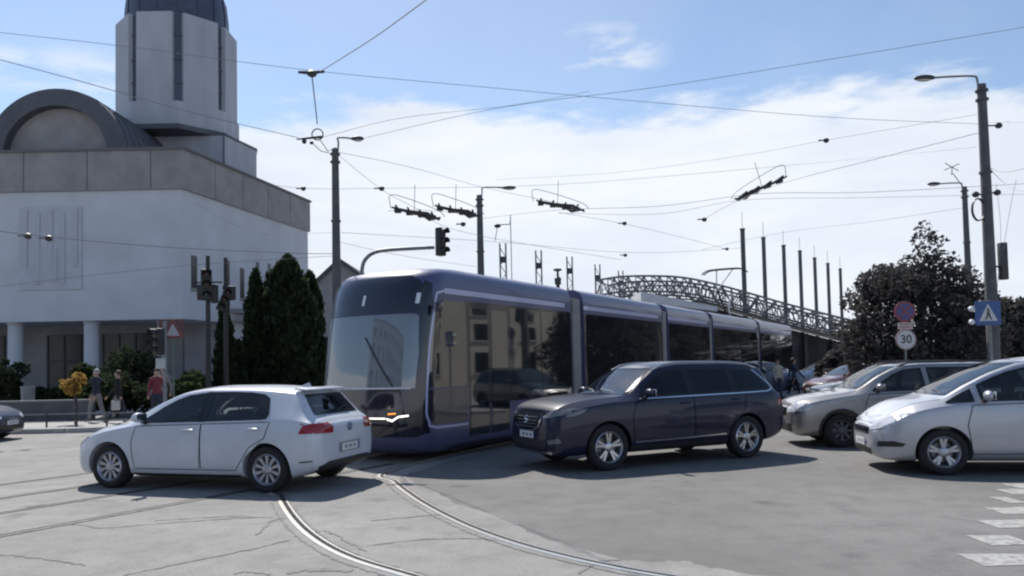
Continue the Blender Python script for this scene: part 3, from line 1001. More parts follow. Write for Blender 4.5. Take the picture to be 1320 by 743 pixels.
def tram_shell(x0, x1, nose=0):
    zs, ws, xf = [q[0] for q in ZL], [q[1] for q in ZL], [q[2] for q in ZL]
    levels = [.14 + (3.48 - .14) * i / 46 for i in range(47)]
    bm = bmesh.new()
    rings = []
    for z in levels:
        w = pchip(zs, ws, z) * TW
        f = pchip(zs, xf, z)
        out = []
        if nose:
            for i in range(25):
                a = -1 + 2 * i / 24
                y = math.sin(a * PI / 2)
                xx = f + .62 * (1 - (max(0, 1 - abs(y)**2.5))**(1 / 2.5))
                out.append((xx, y * w))
        else:
            out += [(x0, -w), (x0, -w * .5), (x0, 0), (x0, w * .5), (x0, w)]
        n_ = 14
        st = out[-1][0]
        ks = [.004] + [i / n_ for i in range(1, n_)] + [.996]
        for i in ks: out.append((st + (x1 - st) * i, w))
        out += [(x1, w), (x1, w * .5), (x1, 0), (x1, -w * .5), (x1, -w)]
        for i in ks: out.append((x1 + (st - x1) * i, -w))
        if nose == 2:
            out = [(x0 + x1 - x, -y) for x, y in out]
        rings.append([bm.verts.new((x, y, z)) for x, y in out])
    n = len(rings[0])
    for a, b in zip(rings, rings[1:]):
        for k in range(n): bm.faces.new((a[k], a[(k + 1) % n], b[(k + 1) % n], b[k]))
    bm.faces.new(rings[0][::-1])
    bm.faces.new(rings[-1])
    bmesh.ops.recalc_face_normals(bm, faces=bm.faces)
    return bm


SECT = [(0.0, 6.10, 1), (6.80, 12.35, 0), (12.90, 17.25, 0), (17.75, 24.45, 0), (24.95, 31.9, 0)]
for i, (a, b, nose) in enumerate(SECT):
    bm = tram_shell(a, b, nose)
    sk = Skin(bm)
    body = obj('car_body', bm, m_tram, tram, 40)
    body['label'] = ['tram front section with black mask', 'second tram section', 'short middle tram section', 'fourth tram section', 'tram rear section'][i]
    xa, xb = (1.02, b) if nose == 1 else ((a, b - .62) if nose == 2 else (a, b))
    for vw, sg in (('near', -1), ('far', 1)):
        patch(sk, [(xa, 2.985), (xb, 2.985), (xb, 3.085), (xa, 3.085)], vw, .005, 'stripe', m_lav, body, .5)
        if nose == 1:
            patch(sk, [(.50, 1.30), (.46, 1.28), (.60, 2.5), (.72, 2.78), (.9, 2.86), (1.66, 2.86), (1.66, 1.30)], vw, .006, 'cab_window', m_tglass, body, .12)
            patch(sk, [(.52, .72), (.44, .85), (.45, 1.27), (1.66, 1.27), (1.66, .66), (.66, .66)], vw, .006, 'cab_panel', m_tram_dark, body, .12)
            ribbon(sk, [(x, sg * TW * 1.3, z) for x, z in ((1.05, 3.035), (.80, 3.0), (.66, 2.9), (.58, 2.7), (.44, 2.1), (.36, 1.5), (.32, 1.0), (.33, .80), (.42, .66), (.6, .60), (1.1, .585), (1.68, .585))], .045, .009, 'cab_trim', m_lav, body, 5)
            wins, doors = [(3.28, 4.55), (4.62, 6.0)], [(1.74, 2.46), (2.5, 3.2)]
        else:
            L_ = b - a
            if nose == 2: wins, doors = [(a + .15, a + 1.9), (a + 3.5, a + 4.9), (a + 5.0, b - .66)], [(a + 2.0, a + 2.68), (a + 2.72, a + 3.4)]
            elif i == 4: wins, doors = [(a + .12, a + 1.9), (a + 3.5, a + 5.2), (a + 5.28, b - .12)], [(a + 2.0, a + 2.68), (a + 2.72, a + 3.4)]
            elif L_ > 5: wins, doors = [(a + .12, a + L_ * .36), (a + L_ * .36 + 1.5, b - .12)], [(a + L_ * .36 + .06, a + L_ * .36 + .73), (a + L_ * .36 + .77, a + L_ * .36 + 1.44)]
            else: wins, doors = [(a + .12, a + L_ / 2 - .04), (a + L_ / 2 + .04, b - .12)], []
        patch(sk, [(1.66, .94), (b - .02, .94), (b - .02, 2.89), (1.66, 2.89)] if nose == 1 else [(a + .02, .94), (xb - .02, .94), (xb - .02, 2.89), (a + .02, 2.89)], vw, .003, 'window_mask', m_tram_dark, body, .4)
        for (q0, q1) in wins:
            patch(sk, [(q0, 1.02), (q0 + .04, .98), (q1 - .04, .98), (q1, 1.02), (q1, 2.84), (q0, 2.84)], vw, .006, 'window', m_tglass, body, .4)
        for (q0, q1) in doors:
            d = patch(sk, [(q0, .36), (q1, .36), (q1, 2.84), (q0, 2.84)], vw, .004, 'door', m_tram_dark, body, .3)
            patch(sk, [(q0 + .05, .48), (q1 - .05, .48), (q1 - .05, 2.76), (q0 + .05, 2.76)], vw, .009, 'door_glass', m_tglass, d, .3)
        # dark sill of the skirt
        patch(sk, [(max(a, .9) + .05, .15), (b - .05 - (.9 if nose == 2 else 0), .15), (b - .05 - (.9 if nose == 2 else 0), .24), (max(a, .9) + .05, .24)], vw, .005, 'skirt_edge', m_tfloor, body, .4)
    if nose:
        vw = 'front' if nose == 1 else 'rear'
        patch(sk, [(-1.06, 1.30), (1.06, 1.30), (1.08, 1.9), (1.05, 2.56), (.95, 2.60), (-.95, 2.60), (-1.05, 2.56), (-1.08, 1.9)], vw, .008, 'windscreen', mat('tram_windscreen', (.14, .16, .18), .03, ior=2.1), body, .1)
        for sg in (-1, 1):
            patch(sk, [(sg * 1.02, .46), (sg * 1.185, .52), (sg * 1.188, 1.3), (sg * 1.185, 2.2), (sg * 1.165, 2.85), (sg * 1.13, 3.15), (sg * 1.02, 3.22)], vw, .004, 'corner_mask', m_tram_dark, body, .06)
        patch(sk, [(-1.10, 2.61), (1.10, 2.61), (1.07, 3.0), (.98, 3.2), (.8, 3.30), (-.8, 3.30), (-.98, 3.2), (-1.07, 3.0)], vw, .007, 'destination_mask', m_tram_dark, body, .1)
        patch(sk, [(-1.08, .46), (1.08, .46), (1.12, .8), (1.09, 1.29), (-1.09, 1.29), (-1.12, .8)], vw, .006, 'nose_mask', m_tram_dark, body, .1)
        patch(sk, [(.42, .60), (.62, .60), (.62, .74), (.42, .74)], vw, .012, 'number_board', m_plate, body, .1)
        lam = mat('led_white', (.9, .9, .9), .3, emit=(1, .93, .8), es=1.6)
        for sg in (-1, 1):
            patch(sk, [(sg * .06, .775), (sg * .60, .775), (sg * .60, .80), (sg * .06, .80)], vw, .014, 'headlamp_strip', lam, body, .1)
            patch(sk, [(sg * .62, .76), (sg * .72, .73), (sg * .82, .80), (sg * .98, .82), (sg * .98, .85), (sg * .82, .83), (sg * .72, .765), (sg * .62, .795)], vw, .014, 'headlamp', lam, body, .05)
            patch(sk, [(sg * .64, .85), (sg * .78, .86), (sg * .78, .885), (sg * .64, .875)], vw, .014, 'indicator_lamp', mat('led_amber', (.8, .3, .05), .3, emit=(1, .35, .05), es=1.2), body, .05)
        ribbon(sk, [(-1 if nose == 1 else 40, y, 1.305) for y in (-1.0, -.5, 0, .5, 1.0)], .03, .014, 'screen_sill', m_swhite0, body, 5, D=(1, 0, 0) if nose == 1 else (-1, 0, 0))
        if nose == 1:
            for y in (.05, -1.0):
                patch(sk, [(y - .03, 2.78), (y + .03, 2.78), (y + .03, 2.97), (y - .03, 2.97)], vw, .013, 'marker_lamp', mat('marker_white', (.7, .72, .75), .3), body, .2)
            ribbon(sk, [(-1, -.72, 1.34), (-1, -.35, 1.85), (-1, -.1, 2.2)], .03, .02, 'wiper', m_black, body, 4, D=(1, 0, 0))
    # roof fairings and equipment
    bm = bmesh.new()
    ra, rb = (a + 1.6, b - .15) if nose == 1 else ((a + .15, b - 1.6) if nose == 2 else (a + .15, b - .15))
    for sg in (-1, 1):
        box(bm, (ra, sg * .86 - .05, 3.30), (rb, sg * .86 + .05, 3.50), bev=.02)
    k = ra + .3
    while k + 1.2 < rb:
        box(bm, (k, -.7, 3.4), (k + 1.15, .7, 3.55), bev=.03)
        k += 1.5
    obj('roof_fairing', bm, mat('fairing_purple', (.07, .075, .14), .45, var=.1, scale=3), body)
for (a, b) in [(6.10, 6.80), (12.35, 12.90), (17.25, 17.75), (24.45, 24.95)]:
    bm = bmesh.new()
    n = 7
    for k in range(n):
        x0, x1 = a + (b - a) * k / n, a + (b - a) * (k + .7) / n
        box(bm, (x0 + .001, -1.13, .32), (x1, 1.13, 3.2), bev=.015)
    box(bm, (a + .005, -1.05, .36), (b - .005, 1.05, 3.1))
    box(bm, (a + (b - a) * .2, -1.165, .3), (a + (b - a) * .8, 1.165, 3.24), mi=1, bev=.02)
    obj('bellows', bm, [m_bellow, mat('gangway_frame', (.24, .235, .23), .7, var=.12, scale=3)], tram)
for x in (1.9, 4.6, 14.0, 16.2, 27.6, 30.4):
    bm = bmesh.new()
    for sg in (-1, 1):
        lathe(bm, [(.3, -.06), (.31, .0), (.29, .06), (.1, .065), (0, .065)], 24, 'y', (x, sg * .72, .30))
        lathe(bm, [(.3, -.06), (.0, -.06)], 24, 'y', (x, sg * .72, .30))
    tube(bm, [(x, -.72, .3), (x, .72, .3)], .06, 10)
    obj('wheel_set', bm, m_darksteel, tram)
# pantograph on the fourth section
pg = empty('pantograph', (23.6, 0, 3.52), 0, tram)
bm = bmesh.new()
box(bm, (-.6, -.5, 0), (.6, .5, .06), bev=.01)
for x in (-.5, .5):
    for y in (-.4, .4): tube(bm, [(x, y, -.1), (x, y, .03)], .05, 8)
obj('base_frame', bm, m_darksteel, pg)
bm = bmesh.new()
tube(bm, [(.55, 0, .06), (-1.0, 0, 1.2)], [.05, .04], 8)
tube(bm, [(-1.0, -.02, 1.2), (.2, -.35, 2.15)], .022, 6)
tube(bm, [(-1.0, .02, 1.2), (.2, .35, 2.15)], .022, 6)
obj('arm', bm, m_darksteel, pg)
bm = bmesh.new()
for x in (.05, .35):
    tube(bm, catmull([(x, -.98, 2.02), (x, -.8, 2.14), (x, -.5, 2.2), (x, .5, 2.2), (x, .8, 2.14), (x, .98, 2.02)], 4), .03, 6)
tube(bm, [(.05, -.35, 2.18), (.35, -.35, 2.18)], .02, 6)
tube(bm, [(.05, .35, 2.18), (.35, .35, 2.18)], .02, 6)
obj('collector_head', bm, m_darksteel, pg)
bm = bmesh.new()
tube(bm, [(.62, -.1, .05), (.4, -.1, .45), (.55, -.1, .8), (.35, -.1, 1.1)], .03, 6)
obj('arm_glint', bm, mat('glint_white', (.75, .76, .78), .4), pg)  # white glint beside the arm, put in as a thin tube
# mirrors / cameras arms on the cab
for sg in (-1,):
    bm = bmesh.new()
    tube(bm, [(.75, sg * 1.18, 2.72), (.62, sg * 1.32, 2.74)], .02, 6)
    box(bm, (.56, sg * 1.34 - .05, 2.62), (.68, sg * 1.34 + .05, 2.80), bev=.02)
    obj('side_camera', bm, m_tram_dark, tram)

# ------------------------------------------------------------------ ground, tracks
m_asphalt = ground_mat('asphalt', (.205, .201, .192), (.13, .127, .122), (.168, .164, .157), 3.0, .12)
m_conc = ground_mat('track_concrete', (.30, .293, .28), (.18, .176, .168), (.24, .235, .224), 11.0, .15)
m_pave = mat('paving', (.30, .295, .285), .9, var=.2, scale=4, bump=.3)
m_kerb = mat('kerb_stone', (.38, .375, .36), .85, var=.15, scale=5, bump=.2)
m_tar = mat('tar_seam', (.165, .16, .152), .85, var=.3, scale=9)

bm = bmesh.new()
vs = [bm.verts.new(p) for p in ((-1500, -60, 0), (1500, -60, 0), (1500, 2500, 0), (-1500, 2500, 0))]
bm.faces.new(vs)
tag(obj('road', bm, m_asphalt, smooth=0), kind='structure')

NRM = Vector((.859, -.512, 0))


def line_pt(off, t):              # a point of a straight track: offset across, run along the tram axis
    return NRM * off + TU * t


rail_right = [line_pt(-8.72, 16.5), line_pt(-8.70, 13.0)] + [G(*p) for p in ((497, 609), (506, 622), (524, 637), (552, 655), (600, 679), (660, 701), (730, 720), (800, 735), (850, 744), (930, 757), (1100, 780))]
rail_left = [line_pt(-10.15, 16.5), line_pt(-10.12, 12.6)] + [G(*p) for p in ((356, 622), (358, 640), (368, 660), (386, 682), (415, 704), (455, 723), (520, 743), (600, 766), (720, 797))]
RR, RL = catmull(rail_right, 8), catmull(rail_left, 8)

# concrete apron: everything left of the outer curved rail
bm = bmesh.new()
edge = [p for p in RR]
outl = []
for i, p in enumerate(edge):
    t = (edge[min(i + 1, len(edge) - 1)] - edge[max(i - 1, 0)]).normalized()
    outl.append(p + Vector((-t.y, t.x, 0)) * (.40 + .10 * math.sin(i * .17) + .05 * math.sin(i * .41 + 1)) + Vector((random.uniform(-.03, .03), random.uniform(-.03, .03), 0)))
far = [line_pt(-8.1, 60), line_pt(-14.5, 60)]
poly = [line_pt(-8.1, 60)] + outl + [Vector((5, 1.0, 0)), Vector((-40, 1.0, 0)), Vector((-40, 20.5, 0)), line_pt(-14.5, 26), line_pt(-14.5, 60)]
vs = [bm.verts.new((p.x, p.y, .004)) for p in poly]
bm.faces.new(vs)
bmesh.ops.triangulate(bm, faces=bm.faces[:])
for f in bm.faces: f.material_index = 0


def seam(pts, w, jit=.02, z=.0085, mi=1, k=8):
    P = catmull(pts, k)
    prev = None
    for i, p in enumerate(P):
        t = (P[min(i + 1, len(P) - 1)] - P[max(i - 1, 0)]).normalized()
        s = Vector((-t.y, t.x, 0)) * (w * random.uniform(.35, 1.25) / 2)
        j = Vector((random.uniform(-jit, jit), random.uniform(-jit, jit), 0))
        a, b = bm.verts.new((p.x + s.x + j.x, p.y + s.y + j.y, z)), bm.verts.new((p.x - s.x + j.x, p.y - s.y + j.y, z))
        if prev:
            f = bm.faces.new((prev[0], prev[1], b, a))
            f.material_index = mi
        prev = (a, b)


for q in ([(85, 678), (98, 677), (130, 682)], [(130, 682), (195, 677), (262, 672), (330, 668)], [(200, 672), (290, 667), (352, 668)], [(160, 743), (235, 727), (330, 708), (372, 697)], [(330, 690), (352, 672), (378, 668)],
          [(372, 740), (400, 736), (455, 737)], [(470, 705), (540, 697), (610, 695), (640, 698)], [(480, 672), (545, 666), (575, 664)], [(0, 716), (60, 722), (110, 730)], [(395, 690), (420, 686), (450, 700), (470, 712)],
          [(745, 741), (770, 727), (800, 722)], [(300, 742), (318, 738), (350, 742)], [(30, 655), (90, 648), (150, 646)]):
    seam([G(*p) for p in q], .03 if q[0][0] != 372 else .10, .02)
# ragged dark fill alongside the rails
for rail, sd in ((RR, -.10), (RR, .11), (RL, -.10), (RL, .12)):
    pts = []
    for i, p in enumerate(rail[::4]):
        j = i * 4
        t = (rail[min(j + 1, len(rail) - 1)] - rail[max(j - 1, 0)]).normalized()
        pts.append(p + Vector((-t.y, t.x, 0)) * sd)
    seam(pts, .03, .012)
tag(obj('track_concrete', bm, [m_conc, m_tar], smooth=0, recalc=False), kind='structure')

m_rail = mat('polished_rail', (.62, .61, .58), .34, .85, var=.06, scale=20)
m_railold = mat('dull_rail', (.10, .095, .09), .5, .6, var=.3, scale=10)
m_groove = mat('rail_groove', (.022, .021, .02), .95)


def rail(name, label, P, mt, w=.046):
    bm = bmesh.new()
    n = len(P)
    prev = None
    prof = [(-w * .55, .0055), (-w * .5, .012), (w * .5, .012), (w * .55, .0055)]
    prof2 = [(w * .56, .0095), (w * .56 + .045, .0095)]
    prof3 = [(w * .56 + .046, .0055), (w * .56 + .047, .012), (w * .56 + .066, .012), (w * .56 + .067, .0055)]
    for i, p in enumerate(P):
        t = (P[min(i + 1, n - 1)] - P[max(i - 1, 0)]).normalized()
        s = Vector((-t.y, t.x, 0))
        cur = [[bm.verts.new((p.x + s.x * a, p.y + s.y * a, z)) for a, z in pr] for pr in (prof, prof2, prof3)]
        if prev:
            for li, (A, B) in enumerate(zip(prev, cur)):
                for k in range(len(A) - 1):
                    f = bm.faces.new((A[k], A[k + 1], B[k + 1], B[k]))
                    f.material_index = (0, 1, 0)[li]
        prev = cur
    o = obj(name, bm, [mt, m_groove], smooth=0)
    return tag(o, label, 'tram rail', 'tram rails set in the road')


rail('tram_rail', 'shiny curved rail running from the white hatchback to the bottom edge', RL, m_rail)
rail('tram_rail', 'shiny curved outer rail sweeping from under the tram towards the lower right', RR, m_rail)
for off, lab in ((-8.68, 'dull straight rail passing under the white hatchback, nearest of the straight rails'), (-10.12, 'dull straight rail, second nearest of the four straight rails'),
                 (-11.34, 'dull straight rail, third nearest of the four straight rails'), (-12.78, 'dull straight rail, farthest of the four straight rails')):
    a = 9.5 if off > -11 else 60
    rail('tram_rail', lab, [line_pt(off, t) for t in ([-6 + i * .75 for i in range(23)] if off > -11 else [-10 + i * 2 for i in range(36)])], m_railold, .06 if off > -9 else .05)

# far pavement on the church side, with kerb
bm = bmesh.new()
pv = [(-90, 22.3), (-12.8, 22.3), (-9.5, 22.9), (-8.2, 25), (-3.5, 34), (4, 46.5), (18, 70), (-90, 120)]
prism(bm, pv, -.02, .13)
tag(obj('pavement', bm, m_pave, smooth=0), kind='structure')
bm = bmesh.new()
for a, b in zip(pv[:-2], pv[1:-1]):
    A, B = Vector((*a, 0)), Vector((*b, 0))
    d = (B - A)
    L_ = d.length
    n_ = max(1, int(min(L_, 60) / 1.0))
    for k in range(n_):
        p, q = A.lerp(B, k / n_), A.lerp(B, (k + .985) / n_)
        s = Vector((d.y, -d.x, 0)).normalized() * .14
        w = [bm.verts.new((v.x, v.y, z)) for z in (-.01, .14) for v in (p, q, q + s, p + s)]
        for f in ((0, 1, 2, 3), (7, 6, 5, 4), (0, 4, 5, 1), (1, 5, 6, 2), (2, 6, 7, 3), (3, 7, 4, 0)): bm.faces.new([w[i] for i in f])
tag(obj('kerb', bm, m_kerb, smooth=0), kind='structure')
# pavement island on the right, behind the grey estate
bm = bmesh.new()
prism(bm, [(9.3, 19.2), (40, 17.5), (70, 60), (24, 70), (12.5, 38), (8.9, 20.5)], -.02, .13)
tag(obj('pavement', bm, m_pave, smooth=0), kind='structure')

# zebra crossing stripes at the right
m_paintw = mat('road_paint', (.20, .196, .188), .85, col2=(.36, .355, .335), scale=13, detail=10)
_r = [n for n in m_paintw.node_tree.nodes if n.type == 'VALTORGB'][0]
_r.color_ramp.elements[0].position, _r.color_ramp.elements[1].position = .34, .58
bars = [(1302, 627), (1294, 634.5), (1288, 645), (1281, 659), (1272, 676), (1261, 697), (1250, 722), (1232, 757)]
for k, (px, py) in enumerate(bars):
    p = G(px, py)
    L_ = 3.0 if k != 6 else 3.2
    bm = bmesh.new()
    w = .19
    n_ = 16
    for i in range(n_):
        if k == 5 and i in (2, 4, 7): continue
        if k == 6 and 4 <= i < 6: continue
        if k == 2 and i in (1, 2): continue
        x0, x1 = p.x + L_ * i / n_, p.x + L_ * (i + 1) / n_
        j = [random.uniform(-.02, .02) for _ in range(2)]
        ys = (p.y - w, p.y + w)
        sk_ = -.06
        vs = [bm.verts.new(q) for q in ((x0, ys[0] + sk_ * (x0 - p.x) + j[0], .004), (x1, ys[0] + sk_ * (x1 - p.x), .004), (x1, ys[1] + sk_ * (x1 - p.x), .004), (x0, ys[1] + sk_ * (x0 - p.x) + j[1], .004))]
        bm.faces.new(vs)
    tag(obj('road_marking', bm, m_paintw, smooth=0), kind='structure')

# ------------------------------------------------------------------ church
m_cw = mat('church_render', (.56, .575, .605), .85, var=.07, scale=.6, bump=.15, bscale=20)
m_band = mat('church_band', (.25, .238, .236), .9, col2=(.33, .317, .312), scale=1.1, bump=.3, bscale=12)
m_croof = mat('church_metal_roof', (.10, .105, .12), .65, .2, var=.15, scale=1.5)
m_tower = mat('tower_panels', (.40, .41, .44), .7, var=.1, scale=1.2, stretch=(1, 1, .25))
m_cdark = mat('church_opening', (.02, .021, .024), .3)
m_dome = mat('dome_lead', (.075, .085, .12), .45, .4, var=.15, scale=2)
ch = empty('church', (-22, 44, 0))
CH = Vector((-22, 44, 0))


def cobj(name, bm, m, parent=ch, smooth=30):
    bmesh.ops.translate(bm, verts=bm.verts, vec=-CH)
    return obj(name, bm, m, parent, smooth)


tag(ch, 'large white church with grey parapet, barrel vault and octagonal tower', 'church')
plan = [(-46, 40.0), (-17.0, 40.0), (-14.0, 53), (-14.0, 62), (-46, 62)]
bm = bmesh.new()
prism(bm, [(-46, 40), (-17.0, 40), (-16.1, 43.9), (-46, 43.9)], 4.45, 11.2)
prism(bm, [(-46, 43.9), (-16.1, 43.9), (-13.95, 53.2), (-20, 54.6), (-46, 54.6)], 0.1, 11.2)
cobj('wall', bm, m_cw)
bm = bmesh.new()
prism(bm, [(-46.1, 39.85), (-16.86, 39.85), (-13.80, 53.3), (-20, 54.7), (-46.1, 54.7)], 11.2, 13.25)
prism(bm, [(-46.2, 39.75), (-16.76, 39.75), (-13.70, 53.35), (-20, 54.8), (-46.2, 54.8)], 13.25, 13.38, 1)
for k in range(9):
    x = -45 + k * 3.3
    box(bm, (x, 39.835, 11.22), (x + .05, 39.85, 13.24), 1)
for k in range(1, 5):
    A = Vector((-16.86, 39.85, 0)).lerp(Vector((-13.80, 53.3, 0)), k / 5)
    box(bm, (A.x - .02, A.y, 11.22), (A.x + .012, A.y + .05, 13.24), 1)
cobj('parapet', bm, [m_band, mat('band_cap', (.14, .14, .145), .8)], smooth=0)
# relief panel on the front
pn = None
bm = bmesh.new()
a, b = at(25, 375, 40), at(106, 266, 40)
box(bm, (a.x, 39.93, a.z), (b.x, 40.0, b.z))
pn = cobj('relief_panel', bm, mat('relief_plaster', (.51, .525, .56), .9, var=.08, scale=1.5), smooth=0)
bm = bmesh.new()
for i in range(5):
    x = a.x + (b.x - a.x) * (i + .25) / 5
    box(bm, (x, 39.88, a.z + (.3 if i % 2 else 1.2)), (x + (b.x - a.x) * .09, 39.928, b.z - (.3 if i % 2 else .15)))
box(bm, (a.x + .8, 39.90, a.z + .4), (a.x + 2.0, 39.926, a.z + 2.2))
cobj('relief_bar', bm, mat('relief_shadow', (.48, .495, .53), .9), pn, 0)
# porch
for px, Y in ((20, 40.6), (118, 40.6), (209, 41.6), (-75, 40.6)):
    p = at(px, 480, Y)
    bm = bmesh.new()
    r = .36 if px != 209 else .24
    lathe(bm, [(r * 1.25, .1), (r * 1.25, .3), (r, .36), (r, 4.3), (r * 1.15, 4.38), (r * 1.15, 4.449), (0, 4.449)], 24, 'z', (p.x, p.y, 0))
    cobj('column', bm, m_cw)
for x0, x1 in ((62, 128), (133, 198), (-60, 8)):
    a, b = at(x0, 480, 43.9), at(x1, 480, 43.9)
    bm = bmesh.new()
    box(bm, (a.x, 43.81, .14), (b.x, 43.857, 3.95))
    d = cobj('door', bm, m_cdark, smooth=0)
    bm = bmesh.new()
    n_ = 3
    for i in range(n_ + 1):
        x = a.x + (b.x - a.x - .09) * i / n_
        box(bm, (x, 43.76, .15), (x + .09, 43.808, 3.9))
    box(bm, (a.x + .1, 43.77, 2.4), (b.x - .1, 43.80, 2.48))
    cobj('door_frame', bm, m_darksteel, d, 0)
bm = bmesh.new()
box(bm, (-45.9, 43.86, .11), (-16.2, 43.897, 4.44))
cobj('porch_wall', bm, mat('porch_wall_shade', (.30, .295, .30), .9, var=.15, scale=.8), smooth=0)  # added slab, the overhang's shade is put into its darker colour
# side slit windows
for px, y0, y1, wpx in ((250, 330, 372, 6), (293, 336, 400, 5), (312, 346, 385, 5), (332, 338, 372, 4), (347, 340, 378, 4), (364, 348, 380, 3)):
    # plane of the side wall: X = -16.1 + (Y-43.9)*0.2312
    d0 = ray(px, (y0 + y1) / 2)
    k = 2.15 / 9.3
    # (-16.1 + (Y-43.9)k) = d.x*t ; Y = d.y*t
    t = (-16.1 - 43.9 * k) / (d0.x - d0.y * k)
    Y = d0.y * t
    p0, p1 = at(px, y1, Y), at(px, y0, Y)
    w = wpx / 12.6 / 2
    bm = bmesh.new()
    xa = -16.1 + (Y - w - 43.9) * k
    xb = -16.1 + (Y + w - 43.9) * k
    vs = [(xa - .2, Y - w), (xa + .025, Y - w), (xb + .025, Y + w), (xb - .2, Y + w)]
    prism(bm, vs, p0.z, p1.z)
    wn = cobj('window', bm, m_cdark, smooth=0)
    bm = bmesh.new()
    prism(bm, [(xa - .1, Y - w * 1.15), (xa + .1, Y - w * 1.15), (xb + .1, Y + w * 1.15), (xb - .1, Y + w * 1.15)], p0.z - .15, p0.z)
    cobj('sill', bm, m_band, wn, 0)
bm = bmesh.new()   # side ledge and brackets under the overhang
prism(bm, [(-16.1, 44.2), (-15.4, 44.2), (-14.9, 46.8), (-15.6, 46.8)], 5.0, 5.25)
prism(bm, [(-16.1, 44.2), (-15.3, 44.2), (-14.8, 46.8), (-15.6, 46.8)], 4.5, 4.62)
cobj('side_ledge', bm, m_band, smooth=0)
# barrel vault
cx, cy0, cz = -24.0, 40.6, 13.38
ow, oh, iw, ih = 3.7, 3.5, 2.75, 2.6
bm = bmesh.new()
n = 28
for (w_, h_, w2, h2, y0, y1) in ((ow, oh, iw, ih, cy0, cy0 + 6.5),):
    O0, O1, I0, I1 = [], [], [], []
    for i in range(n + 1):
        a = PI * i / n
        O0.append(bm.verts.new((cx + w_ * math.cos(a), y0, cz + h_ * math.sin(a))))
        O1.append(bm.verts.new((cx + w_ * math.cos(a), y1, cz + h_ * math.sin(a))))
        I0.append(bm.verts.new((cx + w2 * math.cos(a), y0, cz + h2 * math.sin(a))))
        I1.append(bm.verts.new((cx + w2 * math.cos(a), y1, cz + h2 * math.sin(a))))
    for i in range(n):
        for A, B in ((O0, O1), (O1, I1), (I1, I0), (I0, O0)):
            bm.faces.new((A[i], A[i + 1], B[i + 1], B[i]))
# standing seams
for k in range(8):
    y = cy0 + .4 + k * .8
    tube(bm, [(cx + (ow + .02) * math.cos(PI * i / n), y, cz + (oh + .02) * math.sin(PI * i / n)) for i in range(n + 1)], .035, 4)
bf = cobj('barrel_roof', bm, m_croof)
bm = bmesh.new()
pts = [(cx + (iw + .1) * math.cos(PI * i / n), cz + (ih + .1) * math.sin(PI * i / n)) for i in range(n + 1)]
f0 = [bm.verts.new((x, cy0 + .55, z)) for x, z in pts]
f1 = [bm.verts.new((x, cy0 + .75, z)) for x, z in pts]
bm.faces.new(f0)
bm.faces.new(f1[::-1])
for i in range(n + 1): bm.faces.new((f0[i], f0[(i + 1) % (n + 1)], f1[(i + 1) % (n + 1)], f1[i]))
cobj('tympanum', bm, m_band, bf, 0)
# tower
tw = empty('tower', Vector((-20.9, 48.6, 0)) - CH, 0, ch)
TWC = Vector((-20.9, 48.6, 0))


def tobj(name, bm, m, smooth=30):
    return obj(name, bm, m, tw, smooth)


bm = bmesh.new()
q = [Vector((-24.9, 46.6, 0)), Vector((-17.25, 46.6, 0)), Vector((-16.4, 50.0, 0)), Vector((-17.3, 52.4, 0)), Vector((-24.9, 52.4, 0))]
q = [(p - TWC).to_tuple()[:2] for p in q]
prism(bm, q, 13.0, 16.02)
prism(bm, [(x * 1.012, y * 1.012) for x, y in q], 16.02, 16.14, 1)
box(bm, (-17.25 - TWC.x - .06, 46.6 - TWC.y - .02, 13.2), (-17.25 - TWC.x + .015, 46.6 - TWC.y + .1, 16.0), 1)
tobj('tower_base', bm, [m_tower, m_croof], 0)
RO = 3.66
bm = bmesh.new()
oc = [(RO * math.cos(R(-66.7 + 45 * k)), RO * math.sin(R(-66.7 + 45 * k))) for k in range(8)]
prism(bm, [(x * 1.04, y * 1.04) for x, y in oc], 16.05, 16.35, 1)
prism(bm, oc, 16.35, 17.75)
for k in range(8):
    A, B = Vector((*oc[k], 0)), Vector((*oc[(k + 1) % 8], 0))
    d = (B - A).normalized()
    inn = Vector((-d.y, d.x, 0))
    if inn.dot((A + B) / 2) > 0: inn = -inn
    g = .34
    p = [A + d * g, B - d * g, B - d * g + inn * .35, A + d * g + inn * .35]
    prism(bm, [(v.x, v.y) for v in p], 17.75, 23.15)
tobj('drum', bm, [m_tower, m_croof], 0)
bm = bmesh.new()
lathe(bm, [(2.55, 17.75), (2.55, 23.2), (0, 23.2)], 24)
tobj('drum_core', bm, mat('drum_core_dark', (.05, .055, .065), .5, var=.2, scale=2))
for k in range(8):
    x, y = oc[k]
    a = math.atan2(y, x)
    Mx = Matrix.Translation((x * .89, y * .89, 0)) @ Matrix.Rotation(a, 4, 'Z')
    bm = bmesh.new()
    box(bm, (-.05, -.42, 17.8), (.03, .42, 23.1), M=Mx)
    w = tobj('tower_window', bm, mat('tower_glass', (.05, .06, .075), .08, spec=.8), 0)
    bm = bmesh.new()
    for z in (18.9, 20.3, 21.8): box(bm, (.031, -.36, z), (.09, .36, z + .12), M=Mx)
    for s in (-.36, .28): box(bm, (.031, s, 17.8), (.085, s + .08, 23.1), M=Mx)
    obj('window_frame', bm, m_croof, w, 0)
bm = bmesh.new()
lathe(bm, [(3.2, 23.12), (3.2, 23.26), (3.02, 23.35), (3.0, 24.3), (2.88, 25.4), (2.6, 26.2), (2.1, 27.0), (1.4, 27.6), (.6, 27.95), (.15, 28.1), (.12, 28.6), (0, 28.6)], 32)
for k in range(16):
    a = 2 * PI * k / 16
    tube(bm, [(rr * 1.005 * math.cos(a), rr * 1.005 * math.sin(a), z) for rr, z in ((3.02, 23.5), (3.0, 24.3), (2.88, 25.4), (2.6, 26.2), (2.1, 27.0), (1.4, 27.6), (.6, 27.95))], .04, 4)
tobj('dome', bm, m_dome)
